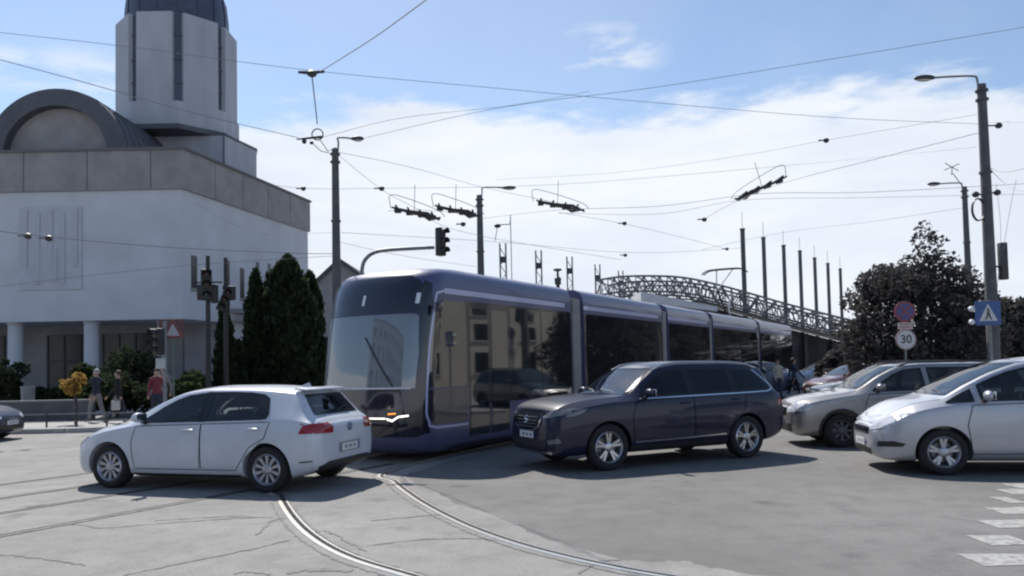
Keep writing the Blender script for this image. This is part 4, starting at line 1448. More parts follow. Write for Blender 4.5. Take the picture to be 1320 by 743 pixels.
bm = bmesh.new()
box(bm, (-.06, -.06, 28.6), (.06, .06, 30.6))
box(bm, (-.6, -.05, 29.7), (.6, .05, 29.82))
tobj('cross', bm, m_chrome, 0)

# ------------------------------------------------------------------ foliage
def leaf_mat(name, a, b):
    m = bpy.data.materials.new(name)
    m.use_nodes = True
    nt = m.node_tree
    bs = nt.nodes['Principled BSDF']
    bs.inputs['Roughness'].default_value = .85
    bs.inputs['Specular IOR Level'].default_value = .08
    g = nt.nodes.new('ShaderNodeNewGeometry')
    r = nt.nodes.new('ShaderNodeValToRGB')
    r.color_ramp.elements[0].color = (*a, 1)
    r.color_ramp.elements[1].color = (*b, 1)
    nt.links.new(g.outputs['Random Per Island'], r.inputs['Fac'])
    nt.links.new(r.outputs['Color'], bs.inputs['Base Color'])
    tl = nt.nodes.new('ShaderNodeBsdfTranslucent')
    nt.links.new(r.outputs['Color'], tl.inputs['Color'])
    mx = nt.nodes.new('ShaderNodeMixShader')
    mx.inputs[0].default_value = .38
    nt.links.new(bs.outputs[0], mx.inputs[1])
    nt.links.new(tl.outputs[0], mx.inputs[2])
    nt.links.new(mx.outputs[0], nt.nodes['Material Output'].inputs['Surface'])
    return m


m_leaf_dark = leaf_mat('leaf_plum', (.034, .034, .033), (.12, .115, .11))
m_leaf_green = leaf_mat('leaf_green', (.03, .045, .02), (.07, .095, .04))
m_thuja = leaf_mat('leaf_thuja', (.018, .03, .016), (.05, .065, .034))
m_leaf_yellow = leaf_mat('leaf_yellow', (.30, .17, .04), (.45, .30, .10))
m_bark = mat('bark', (.07, .055, .045), .95, var=.3, scale=10, bump=.5)


def leaf(bm, p, size, up=None, elong=1.5):
    d = Vector((random.gauss(0, 1), random.gauss(0, 1), random.gauss(0, .8)))
    if up: d = d * .45 + Vector((0, 0, up))
    d.normalize()
    n = d.orthogonal().normalized()
    n.rotate(Matrix.Rotation(random.uniform(0, 2 * PI), 3, d))
    s = size * random.choice((.5, .7, .85, 1.0, 1.15, 1.6))
    a, b = d * s * elong * .5, n * s * .5
    fold = d.cross(n) * s * .12
    v = [bm.verts.new(p + q) for q in (-a, b * .9 - a * .1 + fold, a, -b * .9 - a * .1 + fold)]
    bm.faces.new(v)


def crown_mesh(blobs, n, size, up=None, elong=1.5, shell=.55):
    bm = bmesh.new()
    vol = [b[3] * b[4] * b[5] for b in blobs]
    tot = sum(vol)
    for b, vv in zip(blobs, vol):
        for _ in range(int(n * vv / tot)):
            d = Vector((random.gauss(0, 1), random.gauss(0, 1), random.gauss(0, 1))).normalized()
            r = random.random()**(.33 if random.random() > shell else .08) * random.uniform(.88, 1.1)
            p = Vector((b[0] + d.x * b[3] * r, b[1] + d.y * b[4] * r, b[2] + d.z * b[5] * r))
            if p.z < .15: continue
            leaf(bm, p, size, up, elong)
    return bm


def tree(name, label, cat, loc, blobs, n, size, lm, trunk, group=None, up=None, elong=1.5, limbs=7):
    t = empty(name, loc)
    tag(t, label, cat, group)
    bm = bmesh.new()
    h, r = trunk
    tube(bm, catmull([(0, 0, -.05), (.04, .02, h * .4), (-.03, .03, h * .75), (0, 0, h)], 3), [r * (1 - .055 * i) for i in range(10)], 8)
    for k in range(limbs):
        b = blobs[k % len(blobs)]
        z = h * random.uniform(.45, .95)
        e = Vector((b[0] + random.uniform(-.3, .3) * b[3], b[1] + random.uniform(-.3, .3) * b[4], b[2] + random.uniform(-.2, .5) * b[5]))
        m_ = Vector((0, 0, z)).lerp(e, .5) + Vector((0, 0, .15))
        tube(bm, catmull([(0, 0, z), m_, e], 3), [r * .45, r * .4, r * .33, r * .27, r * .22, r * .16, r * .08], 6)
    obj('trunk', bm, m_bark, t)
    obj('crown', crown_mesh(blobs, n, size, up, elong), lm, t, smooth=0, recalc=False)
    return t


def blob_cloud(cx, cz, rx, rz, ry, n, br, seed):
    rd = random.Random(seed)
    out = [(cx, 0, cz, rx * .72, ry * .72, rz * .74)]
    for _ in range(n):
        a, e = rd.uniform(0, 2 * PI), rd.uniform(-.6, 1.4)
        k = rd.uniform(.62, .98)
        s = br * rd.uniform(.6, 1.25)
        out.append((cx + rx * k * math.cos(a) * math.cos(e), ry * k * math.sin(a) * math.cos(e), cz + rz * k * math.sin(e), s, s, s * .85))
    return out


TP = at(1190, 470, 28)
ppm = 28 / 1000
bl = blob_cloud(-.35, 2.7, 2.65, 2.1, 2.4, 46, .62, 5) + [(.6, 0, 4.5, 1.0, .9, .9), (1.5, .2, 4.1, .95, .8, .8), (2.2, .1, 3.5, .7, .7, .7), (-.2, 0, 4.9, .6, .5, .45), (-1.2, 0, 4.5, .7, .6, .5), (-2.5, 0, 3.6, .45, .5, .35)]
bl += [(.35, 0, 5.55, .55, .5, .65), (.25, 0, 6.1, .38, .35, .42), (.75, .1, 5.8, .35, .3, .25), (-1.9, 0, 1.9, .9, .9, 1.2), (1.9, 0, 2.0, 1.2, 1.0, 1.4), (-.5, 0, 1.2, 2.2, 1.6, .9)]
tree('broadleaf_tree', 'big dark plum-leaved tree with a tuft on top behind the round signs', 'tree', (TP.x, 28, .1), bl, 26000, .105, m_leaf_dark, (3.6, .2))
TP2 = at(1303, 470, 33)
tree('broadleaf_tree', 'smaller dark tree at the right edge behind the crossing sign', 'tree', (TP2.x + .3, 33, .1), blob_cloud(0, 2.3, 1.9, 1.9, 1.6, 20, .6, 8) + [(0, 0, 1, 1.6, 1.4, 1)], 5000, .19, m_leaf_dark, (2.4, .16))
TP3 = at(1085, 470, 36)
tree('bush', 'low dark bush left of the plum-leaved tree', 'bush', (TP3.x, 36, .1), blob_cloud(0, 1.0, 1.1, .9, 1.0, 12, .4, 9), 3000, .2, m_leaf_dark, (1.0, .1))


def thuja(label, px, Y, z, r, seed, n, pw=2.0, name='conifer_tree', group='conifers beside the church wall', z0=.15):
    rd = random.Random(seed)
    p = at(px, 480, Y)
    t = empty(name, (p.x, Y, .1))
    tag(t, label, 'tree', group)
    bm = bmesh.new()
    tube(bm, [(0, 0, -.05), (0, 0, z * .5), (0, 0, z * .92)], [r * .18, r * .12, .02], 8)
    obj('trunk', bm, m_bark, t)
    bm = bmesh.new()

    def rad(h):
        return r * (min(1, h / (.16 * z))**.6) * (max(0, 1 - (h / z)**pw))**.7
    for _ in range(n):
        h = rd.uniform(0, z)
        a = rd.uniform(0, 2 * PI)
        rr = rad(h) * (1 + .18 * math.sin(a * 3 + h * 1.7 + seed) + .15 * math.sin(a * 5 - h * 4.1) + .08 * math.sin(a * 9 + h * 7.3)) * (rd.random()**.22) + rd.gauss(0, .04)
        leaf(bm, Vector((rr * math.cos(a), rr * math.sin(a), h + z0)), .15, 1.1, 1.9)
    obj('crown', bm, m_thuja, t, smooth=0, recalc=False)
    return t


def ztop(px, py, Y):
    return at(px, py, Y).z - .1


thuja('broad dark conifer with a domed top, biggest of the conifers beside the church', 372, 33, ztop(370, 336, 33), 1.12, 1, 15000, 4.0)
thuja('pointed dark conifer touching the left side of the biggest conifer', 331, 32.5, ztop(331, 354, 32.5), .62, 2, 5000)
thuja('dark conifer between the biggest conifer and the tram nose', 400, 35, ztop(402, 356, 35), .62, 5, 7000, 4.0)
thuja('slim spire-shaped conifer beside the tall signal post', 290, 31, ztop(290, 400, 31), .42, 3, 3000)
thuja('short spire-shaped conifer right of the slim one', 307, 31.5, ztop(307, 446, 31.5), .3, 4, 1600)
for px, Y, w, h, lab, sd in ((238, 27.5, 1.0, 1.5, 'rounded green shrub below the warning triangle', 21), (172, 29.5, 1.3, 2.3, 'tall dark shrub between the porch column and the signal', 22), (150, 27.5, 1.2, 1.5, 'dark shrub behind the walking people', 23), (120, 30, .9, 1.8, 'dark shrub at the foot of the second porch column', 24), (5, 30, .9, 2.2, 'dark shrub at the left edge by the first porch column', 25), (55, 31, .8, 1.0, 'low dark shrub between the two big porch columns', 26)):
    p = at(px, 480, Y)
    tree('shrub', lab, 'shrub', (p.x, Y, .1), blob_cloud(0, h * .5, w, h * .5, w * .8, 10, .4 * w, sd), 3200, .11, m_leaf_green if sd == 21 else m_thuja, (h * .4, .06), 'shrubs before the church', limbs=4)
p = at(97, 480, 24.2)
tree('sapling', 'thin sapling with orange-yellow leaves on the church pavement', 'tree', (p.x, 24.2, .13), [(-.15, 0, 1.15, .28, .25, .22), (.12, 0, 1.4, .22, .2, .16), (-.28, 0, 1.28, .18, .18, .12), (.0, 0, 1.0, .2, .15, .12)], 260, .11, m_leaf_yellow, (1.45, .035), limbs=6)

# ------------------------------------------------------------------ lamp posts and masts
def lamp_post(label, px, Y, ytop, r, arm_px, arm_rise, side, group='street lamps on concrete poles', head_px=26):
    top = at(px, ytop, Y)
    H = top.z
    t = empty('street_lamp', (top.x, Y, 0))
    tag(t, label, 'street lamp', group)
    bm = bmesh.new()
    lathe(bm, [(r * 1.35, -.02), (r * 1.3, H * .25), (r * 1.12, H * .6), (r * .92, H), (0, H)], 14)
    for zz in (H - .25, H - .55, H * .72):
        lathe(bm, [(r * 1.0, zz), (r * 1.35, zz + .01), (r * 1.35, zz + .07), (r * 1.0, zz + .08)], 14)
    obj('pole', bm, m_pole, t)
    L_ = arm_px * Y / 1000
    rise = arm_rise * Y / 1000
    bm = bmesh.new()
    pts = catmull([(side * r * .6, 0, H - .35), (side * r * .9, 0, H + rise * .55), (side * L_ * .16, 0, H + rise), (side * L_ * .6, 0, H + rise * 1.02), (side * L_, 0, H + rise * .92)], 5)
    tube(bm, pts, .035, 8)
    obj('arm', bm, m_steel, t)
    hl = head_px * Y / 1000
    bm = bmesh.new()
    sphere(bm, (side * (L_ + hl * .45), 0, H + rise * .90), (hl * .55, .15, .10), 16, 10)
    for v in bm.verts:
        if v.co.z < H + rise * .9 - .04: v.co.z = H + rise * .9 - .04 + (v.co.z - (H + rise * .9 - .04)) * .4
    hd = obj('lamp_head', bm, m_darksteel, t)
    bm = bmesh.new()
    sphere(bm, (side * (L_ + hl * .5), 0, H + rise * .90 - .06), (hl * .36, .10, .05), 12, 8)
    obj('lens', bm, mat('lamp_lens', (.5, .5, .48), .3), hd)
    return t, H


LP1, H1 = lamp_post('tall concrete lamp pole with cable coil, biggest and nearest at the right', 1265, 25, 109, .145, 62, 11, -1)
LP2, H2 = lamp_post('lamp pole just left of the biggest one, behind the tree', 1243, 38, 241, .13, 32, 5, -1, head_px=16)
LP3, H3 = lamp_post('lamp pole behind the tram roof with its lamp to the right', 618, 37.5, 252, .15, 30, 10, 1, head_px=18)
LP4, H4 = lamp_post('lamp pole left of the tram nose beside the conifers', 432, 29, 192, .14, 22, 14, 1, head_px=16)
LP4y = 29
# cable coil and insulator brackets on the biggest pole
bm = bmesh.new()
for k in range(3):
    tube(bm, [(-.3 + .20 * math.cos(a), -.05 + k * .03, 6.4 + .36 * math.sin(a)) for a in [2 * PI * i / 20 for i in range(21)]], .022, 5)
obj('cable_coil', bm, m_insul, LP1)
for zz, sx in ((9.15, .5), (6.9, -.35), (6.95, .35)):
    bm = bmesh.new()
    tube(bm, [(0, 0, zz), (sx, 0, zz)], .025, 6)
    sphere(bm, (sx, 0, zz), (.12, .09, .1), 10, 8)
    obj('bracket', bm, m_insul, LP1)
bm = bmesh.new()
box(bm, (.30, -.14, 4.1), (.52, .08, 5.3), bev=.02)
box(bm, (.12, -.04, 4.5), (.30, 0, 4.56))
obj('meter_box', bm, m_darksteel, LP1)
# small antenna cross on the second pole
bm = bmesh.new()
z = H2
tube(bm, [(-.6, 0, z + .6), (-.55, 0, z + 1.0)], .02, 5)
tube(bm, [(-.95, 0, z + .85), (-.2, 0, z + 1.15)], .02, 5)
tube(bm, [(-.9, 0, z + 1.2), (-.25, 0, z + .8)], .02, 5)
tube(bm, [(-.55, 0, z + .7), (0, 0, z - .1)], .02, 5)
obj('bird_spike', bm, m_darksteel, LP2)

m_mast = mat('mast_steel', (.10, .10, .104), .6, .3, var=.25, scale=2)
ords = ['first', 'second', 'third', 'fourth', 'fifth', 'sixth', 'seventh']
for k, (px, py) in enumerate(((957, 296), (984, 307), (1010, 317), (1031, 324), (1050, 333), (1067, 340), (1083, 347))):
    H = 11.5
    Y = (H - EYE) * 1000 / (466 - (px - 660) * .021 * 0 - (px - 660) * .002 - py)
    p = at(px, py, Y)
    t = empty('steel_mast', (p.x, Y, 0))
    tag(t, 'bare dark steel mast, %s from the left in the row above the lattice roof' % ords[k], 'mast', 'row of bare masts above the market roof')
    bm = bmesh.new()
    r = .18 if k == 0 else .165
    lathe(bm, [(r * 1.1, 0), (r, p.z * .5), (r * .95, p.z), (0, p.z)], 12)
    obj('pole', bm, m_mast, t)
    bm = bmesh.new()
    lathe(bm, [(r * 1.05, p.z - .05), (r * 1.2, p.z - .02), (r * 1.2, p.z + .06), (0, p.z + .08)], 12)
    tube(bm, [(0, 0, p.z), (0, 0, p.z + 1.3)], .018, 5)
    obj('cap', bm, m_mast, t)
for k, (px, py) in enumerate(((648, 314), (694, 323), (734, 331), (770, 341), (800, 349))):
    H = 9.5
    Y = (H - EYE) * 1000 / (472 - (px - 660) * .021 - py)
    p = at(px, py, Y)
    t = empty('twin_mast', (p.x, Y, 0))
    tag(t, 'slender twin-post mast with a dark joint box, %s from the left behind the tram roof' % ords[k], 'mast', 'twin masts of the market hall')
    for s in (-1, 1):
        bm = bmesh.new()
        tube(bm, [(s * .19, 0, 0), (s * .19, 0, p.z)], .055, 8)
        obj('post', bm, m_steel, t)
    bm = bmesh.new()
    tube(bm, [((-.17, .17)[i % 2], 0, p.z - .3 - i * .55) for i in range(15)], .028, 5)
    obj('lacing', bm, m_steel, t)
    bm = bmesh.new()
    box(bm, (-.2, -.12, p.z - 1.25), (.2, .12, p.z - .85), bev=.03)
    obj('joint_box', bm, m_darksteel, t)
# two posts with pale insulators near the first twin mast
p = at(648, 290, 44)
t = empty('wire_gantry', (p.x, 44, 0))
tag(t, 'thin hoop-shaped wire gantry above the leftmost twin mast', 'gantry')
bm = bmesh.new()
tube(bm, catmull([(.45, 0, 0), (.45, 0, p.z - .2), (.38, 0, p.z), (-.25, 0, p.z)], 5), .028, 6)
obj('post', bm, m_steel, t)
bm = bmesh.new()
sphere(bm, (-.3, 0, p.z - .06), (.2, .1, .12), 10, 8)
tube(bm, [(-.3, 0, p.z - .1), (-.45, 0, p.z - .9)], .02, 5)
obj('insulator', bm, m_insul, t)
p = at(719, 357, 30)
t = empty('vent_post', (p.x, 30, 0))
tag(t, 'short post with a round cap peeping over the tram roof', 'post')
bm = bmesh.new()
tube(bm, [(0, 0, 0), (0, 0, p.z - .1)], .07, 8)
obj('post', bm, m_darksteel, t)
bm = bmesh.new()
lathe(bm, [(.12, p.z - .3), (.13, p.z - .05), (.05, p.z), (.04, p.z + .2), (.16, p.z + .24), (.16, p.z + .3), (0, p.z + .33)], 12)
obj('cap', bm, m_darksteel, t)

# ------------------------------------------------------------------ market hall with arched lattice roof
HY = 48
m_truss = mat('truss_grey', (.19, .19, .195), .6, .3, var=.2, scale=2)
hall = empty('market_hall', (24, HY, 0))
tag(hall, 'long dark market hall under an arched steel lattice roof behind the tram', 'building')
top = [(768, 362), (800, 357), (840, 356), (880, 358), (920, 366), (965, 378), (1010, 391), (1060, 404), (1110, 416), (1180, 430), (1300, 445)]
TPp = [at(x, y, HY) for x, y in top]
TPp = catmull(TPp, 4)
oo = Vector((24, HY, 0))
for row, dy in ((0, 0.0), (1, 4.5), (2, 9)):
    bm = bmesh.new()
    sc = 1.0 + dy * .004
    up = [Vector((p.x + dy * .3, HY + dy, p.z + .0 + dy * .03)) - oo for p in TPp]
    lo = [p - Vector((0, 0, .95)) for p in up]
    tube(bm, up, .07, 6)
    tube(bm, lo, .07, 6)
    for i in range(0, len(up) - 1):
        a, b = (up[i], lo[i + 1]) if i % 2 else (lo[i], up[i + 1])
        tube(bm, [a, b], .045, 5)
        tube(bm, [up[i], lo[i]], .035, 5)
    tr = obj('roof_truss', bm, m_truss, hall)
bm = bmesh.new()
for i in range(0, len(TPp), 2):
    u = TPp[i] - oo
    tube(bm, [u, u + Vector((1.35, 4.5, .135)), u + Vector((2.7, 9, .27))], .05, 5)
    l = u - Vector((0, 0, .95))
    tube(bm, [l, u + Vector((1.35, 4.5, .135))], .035, 5)
    tube(bm, [l, l + Vector((2.7, 9, .27))], .05, 5)
obj('purlin', bm, m_truss, hall)
bm = bmesh.new()   # roof skin sloping beneath the trusses
m_sheet = mat('roof_sheet', (.10, .105, .115), .6, .3, var=.25, scale=1.2, stretch=(1, .2, 1))
prev = None
for p in TPp:
    l = p - oo - Vector((0, -.3, 1.15))
    if p.x < 11.5: l.z -= .25
    cur = [bm.verts.new(l), bm.verts.new(l + Vector((2.7, 9, .3))), bm.verts.new(l + Vector((2.7, 9, .2))), bm.verts.new(l + Vector((0, 0, -.12)))]
    if prev:
        for k in range(4): bm.faces.new((prev[k], prev[(k + 1) % 4], cur[(k + 1) % 4], cur[k]))
    prev = cur
obj('roof', bm, m_sheet, hall)
bm = bmesh.new()
prev = None
for p in TPp:
    z = p.z - 1.3 - (.25 if p.x < 11.5 else 0)
    cur = [bm.verts.new((p.x - 24, 1.6, z)), bm.verts.new((p.x - 24, 1.6, 0)), bm.verts.new((p.x - 24, 1.9, 0)), bm.verts.new((p.x - 24, 1.9, z))]
    if prev:
        for k in range(4): bm.faces.new((prev[k], prev[(k + 1) % 4], cur[(k + 1) % 4], cur[k]))
    else: bm.faces.new(cur)
    prev = cur
bm.faces.new(prev[::-1])
obj('wall', bm, mat('hall_wall', (.05, .05, .055), .7, var=.4, scale=1.0), hall)
for i in range(0, len(TPp), 3):
    p = TPp[i] - oo
    bm = bmesh.new()
    box(bm, (p.x - .12, 1.2, 0), (p.x + .12, 1.45, p.z - 1.35), bev=.02)
    obj('column', bm, m_darksteel, hall)
for i in range(5, len(TPp) - 4, 3):
    p, q = TPp[i] - oo, TPp[i + 3] - oo
    bm = bmesh.new()
    box(bm, (p.x + .3, 1.5, .9), (q.x - .3, 1.598, 2.6))
    obj('window', bm, mat('hall_glass', (.025, .028, .032), .35, spec=.2), hall, 0)
# pale kiosk canopy in front of the hall
a, b = at(826, 376, 40), at(912, 393, 40)
t = empty('kiosk', ((a.x + b.x) / 2, 41, 0))
tag(t, 'kiosk with a pale white fascia rising just over the tram roof', 'kiosk')
w = (b.x - a.x) / 2
bm = bmesh.new()
vs = [(-w, -1, a.z - .55), (w * 1.3, -1, b.z - .35), (w * 1.3, -1, b.z - .12), (-w, -1, a.z)]
f0 = [bm.verts.new(v) for v in vs]
f1 = [bm.verts.new(Vector(v) + Vector((0, 3, 0))) for v in vs]
bm.faces.new(f0[::-1])
bm.faces.new(f1)
for k in range(4): bm.faces.new((f0[k], f0[(k + 1) % 4], f1[(k + 1) % 4], f1[k]))
obj('fascia', bm, mat('white_fascia', (.62, .62, .62), .6, var=.12, scale=2), t, 0)
bm = bmesh.new()
box(bm, (-w + .2, -.6, 0), (w * 1.2, 1.8, b.z - .4))
obj('wall', bm, mat('kiosk_wall', (.12, .12, .13), .7, var=.2, scale=2), t, 0)

# gabled house behind the lamp pole, left of the tram
p = at(440, 333, 46)
t = empty('house', (p.x, 46, 0))
tag(t, 'small grey house with a dark pitched roof behind the tram nose', 'house')
zt = p.z
bm = bmesh.new()
box(bm, (-2.1, 0, .1), (2.3, 7, zt - 2.1))
obj('wall', bm, mat('house_wall', (.33, .32, .31), .9, var=.1, scale=2), t, 0)
bm = bmesh.new()
A = [(-2.4, -.3, zt - 2.1), (-.1, -.3, zt), (2.6, -.3, zt - 2.0), (2.6, -.3, zt - 2.25), (-.1, -.3, zt - .25), (-2.4, -.3, zt - 2.35)]
f0 = [bm.verts.new(v) for v in A]
f1 = [bm.verts.new(Vector(v) + Vector((0, 7.6, 0))) for v in A]
bm.faces.new(f0[::-1])
bm.faces.new(f1)
for k in range(6): bm.faces.new((f0[k], f0[(k + 1) % 6], f1[(k + 1) % 6], f1[k]))
obj('roof', bm, mat('house_roof', (.09, .088, .09), .8, var=.2, scale=3), t, 0)
bm = bmesh.new()
plate(bm, [(-2.1, zt - 2.1), (2.3, zt - 2.1), (-.1, zt - .2)], .0, .2)
obj('gable', bm, mat('house_wall', (.33, .32, .31)), t, 0)
for x in (-1.6, .6):
    bm = bmesh.new()
    box(bm, (x, -.05, 2.2), (x + 1.0, .0, 3.6))
    obj('window', bm, m_glass, t, 0)

# ------------------------------------------------------------------ signals and signs
m_sigblack = mat('signal_black', (.018, .018, .02), .5)
m_lens_r, m_lens_a, m_lens_g = mat('signal_red_off', (.035, .008, .009), .3), mat('signal_amber_off', (.035, .02, .008), .3), mat('signal_green_off', (.008, .022, .018), .3)


def signal_head(parent, x, y, z, h=.95, w=.32, face=-1, rz=0):
    e = empty('signal_head', (x, y, z), rz, parent)
    bm = bmesh.new()
    box(bm, (-w / 2, -.11, -h / 2), (w / 2, .11, h / 2), bev=.03)
    obj('housing', bm, m_sigblack, e)
    for k, mm in enumerate((m_lens_r, m_lens_a, m_lens_g)):
        zz = h / 2 - h / 6 - k * h / 3
        bm = bmesh.new()
        lathe(bm, [(w * .36, face * .112), (w * .3, face * .125), (0, face * .13)], 16, 'y', (0, 0, zz))
        obj('lens', bm, mm, e)
        bm = bmesh.new()
        lathe(bm, [(w * .40, face * .112), (w * .42, face * .30), (w * .40, face * .30), (w * .38, face * .112)], 14, 'y', (0, 0, zz), a0=R(-15), a1=R(195))
        obj('visor', bm, m_sigblack, e)
    return e


# mast arm signal over the tram
Y = 24
hd = at(568, 312, Y)
b0 = at(466, 340, Y)
t = empty('traffic_light', (b0.x, Y, 0))
tag(t, 'traffic light hung out on a long curved arm above the tram roof', 'traffic light', 'traffic lights')
bm = bmesh.new()
tube(bm, [(0, 0, 0), (0, 0, b0.z - .3)], [.11, .09], 10)
obj('post', bm, m_steel, t)
a1, a2 = at(482, 326, Y), at(560, 319, Y)
bm = bmesh.new()
tube(bm, catmull([(0, 0, b0.z - .6), (.02, 0, b0.z - .15), (.12, 0, b0.z + .12), (a1.x - b0.x, 0, a1.z), (a1.x - b0.x + .5, 0, a1.z + .08), (a2.x - b0.x, 0, a2.z)], 4), .06, 8)
obj('arm', bm, m_steel, t)
signal_head(t, hd.x - b0.x, 0, hd.z, .88, .28, face=-1, rz=R(50))
# left signals on the church pavement
Y = 23.4
p = at(213, 560, Y)
t = empty('traffic_light', (p.x, Y, .13))
tag(t, 'traffic light on the church pavement beside the people, with a pale plate below', 'traffic light', 'traffic lights')
bm = bmesh.new()
z1 = at(213, 420, Y).z
tube(bm, [(0, 0, 0), (0, 0, z1)], .055, 10)
obj('post', bm, m_steel, t)
signal_head(t, -.14, -.12, at(206, 441, Y).z - .13, .8, .30, rz=R(-35))
bm = bmesh.new()
box(bm, (-.24, -.1, at(213, 475, Y).z - .13), (.05, -.07, at(213, 462, Y).z - .13), bev=.005)
obj('plate', bm, mat('pale_plate', (.45, .48, .5), .5), t)
# triangle sign
p = at(224, 560, 23.6)
t = empty('give_way_sign', (p.x, 23.6, .13))
tag(t, 'red-bordered triangular warning sign on a green post beside the pavement signal', 'sign', 'road signs')
z1, z0 = at(224, 412, 23.6).z - .13, at(224, 436, 23.6).z - .13
bm = bmesh.new()
tube(bm, [(0, 0, 0), (0, 0, z1)], .03, 8)
obj('post', bm, mat('green_post', (.09, .14, .11), .5), t)
m_sred, m_swhite, m_sblue, m_syel = mat('sign_red', (.24, .05, .06), .4, var=.15, scale=9), mat('sign_white', (.58, .58, .58), .4, var=.08, scale=9), mat('sign_blue', (.04, .10, .27), .4, var=.12, scale=8), mat('sign_yellow', (.5, .4, .05), .4)
bm = bmesh.new()
hw = (z1 - z0) * .56
pts = [(-hw, z0), (hw, z0), (0, z1)]


plate(bm, pts, -.05, -.035)
obj('panel', bm, mat('triangle_red', (.20, .05, .055), .5), t, 0)  # border in a plain darker red
bm = bmesh.new()
c = Vector((0, (2 * z0 + z1) / 3))
plate(bm, [(c.x + (x - c.x) * .66, c.y + (z - c.y) * .66) for x, z in pts], -.056, -.051)
obj('panel_centre', bm, mat('shaded_white', (.38, .38, .4), .5), t, 0)  # shade on the sign put into a darker white
# red board behind
p = at(222, 424, 29)
t = empty('banner', (p.x, 29, 0))
tag(t, 'dull red notice board on two posts under the church overhang', 'notice board')
bm = bmesh.new()
box(bm, (-.5, -.02, p.z - .35), (.45, .02, p.z + .35), bev=.005)
obj('panel', bm, mat('dull_red', (.11, .05, .055), .6, var=.2, scale=4), t)
bm = bmesh.new()
for x in (-.45, .4): tube(bm, [(x, .05, .1), (x, .05, p.z + .35)], .03, 6)
obj('post', bm, m_darksteel, t)
# tall black signal posts in front of the side wall
for px, ya, yb, Y, lab, rz in ((268, 348, 388, 27, 'tall black signal post with a large dark head and side brackets', 0), (291, 372, 402, 28.5, 'black signal post with a tilted head beside the slim conifer', .5)):
    p = at(px, (ya + yb) / 2, Y)
    t = empty('traffic_light', (p.x, Y, .1))
    tag(t, lab, 'traffic light', 'traffic lights')
    bm = bmesh.new()
    zt = at(px, ya - (14 if rz == 0 else 36), Y).z
    tube(bm, [(0, 0, 0), (0, 0, zt)], [.10, .07], 10)
    obj('post', bm, m_sigblack, t)
    h = (yb - ya) * Y / 1000
    e = signal_head(t, 0, -.14, p.z - .1, h, .36 if rz == 0 else .3, rz=R(25))
    e.rotation_euler = (0, rz * .8, R(25))
    if rz == 0:
        signal_head(t, .22, .05, p.z - .4, h * .6, .22, rz=R(-60))
        signal_head(t, -.24, .0, p.z - .35, h * .5, .2, rz=R(80))
        bm = bmesh.new()
        tube(bm, [(-.5, 0, p.z), (.5, 0, p.z)], .03, 6)
        obj('bracket', bm, m_sigblack, t)
    else:
        signal_head(t, .22, .02, p.z + .15, h * .6, .26, rz=R(-50))

# round signs on the right
def text_obj(name, s, size, m, parent, loc, extr=.002):
    cu = bpy.data.curves.new(name, 'FONT')
    cu.body = s
    cu.size = size
    cu.align_x = 'CENTER'
    cu.align_y = 'CENTER'
    cu.extrude = extr
    cu.offset = size * .012
    tmp = bpy.data.objects.new(name, cu)
    COL.objects.link(tmp)
    bpy.context.view_layer.update()
    me = bpy.data.meshes.new_from_object(tmp.evaluated_get(bpy.context.evaluated_depsgraph_get()))
    bpy.data.objects.remove(tmp)
    me.materials.clear()
    me.materials.append(m)
    o = bpy.data.objects.new(name, me)
    COL.objects.link(o)
    o.parent = parent
    o.location = loc
    o.rotation_euler = (PI / 2, 0, 0)
    return o


def disc(bm, r, y0, y1, z, n=32, mi=0):
    plate(bm, [(r * math.cos(2 * PI * i / n), z + r * math.sin(2 * PI * i / n)) for i in range(n)], y0, y1, mi)


Y = 22
p = at(1168, 470, Y)
t = empty('sign_post', (p.x, Y, .13))
tag(t, 'post with round blue no-stopping sign, small plate and round speed limit sign', 'sign', 'road signs')
bm = bmesh.new()
tube(bm, [(0, 0, 0), (0, 0, at(1168, 388, Y).z - .13)], .03, 8)
obj('post', bm, m_steel, t)
zc = at(1166, 402, Y).z - .13
bm = bmesh.new()
disc(bm, .30, -.055, -.04, zc)
sg_ = obj('round_panel', bm, m_sred, t, 0)
sg_['label'] = 'round blue and red no-stopping sign'
bm = bmesh.new()
disc(bm, .235, -.062, -.056, zc)
obj('blue_field', bm, mat('faded_sign_blue', (.07, .08, .22), .5), sg_, 0)
bm = bmesh.new()
for s in (-1, 1):
    Mx = Matrix.Translation((0, 0, zc)) @ Matrix.Rotation(s * PI / 4, 4, 'Y')
    box(bm, (-.235, -.069 - .002 * s, -.025), (.235, -.064 - .002 * s, .025), M=Mx)
obj('cross_bar', bm, m_sred, sg_, 0)
zc = at(1167, 420.5, Y).z - .13
bm = bmesh.new()
box(bm, (-.21, -.055, zc - .10), (.21, -.04, zc + .10), bev=.004)
sg2 = obj('small_plate', bm, mat('plate_pinkish', (.55, .40, .40), .5, var=.2, scale=14), t, 0)
bm = bmesh.new()
for k in (-.05, .03):
    box(bm, (-.16, -.059, zc + k), (.16, -.056, zc + k + .03))
obj('plate_lettering', bm, mat('sign_smudge', (.35, .2, .2), .6), sg2, 0)
zc = at(1169, 438, Y).z - .13
bm = bmesh.new()
disc(bm, .29, -.055, -.04, zc)
sg3 = obj('round_panel', bm, mat('speed_ring', (.42, .30, .30), .5), t, 0)
sg3['label'] = 'round white speed limit sign'
bm = bmesh.new()
disc(bm, .245, -.062, -.056, zc)
obj('white_field', bm, m_swhite, sg3, 0)
text_obj('numerals', '30', .33, mat('sign_black', (.02, .02, .02), .5), sg3, (0, -.066, zc))
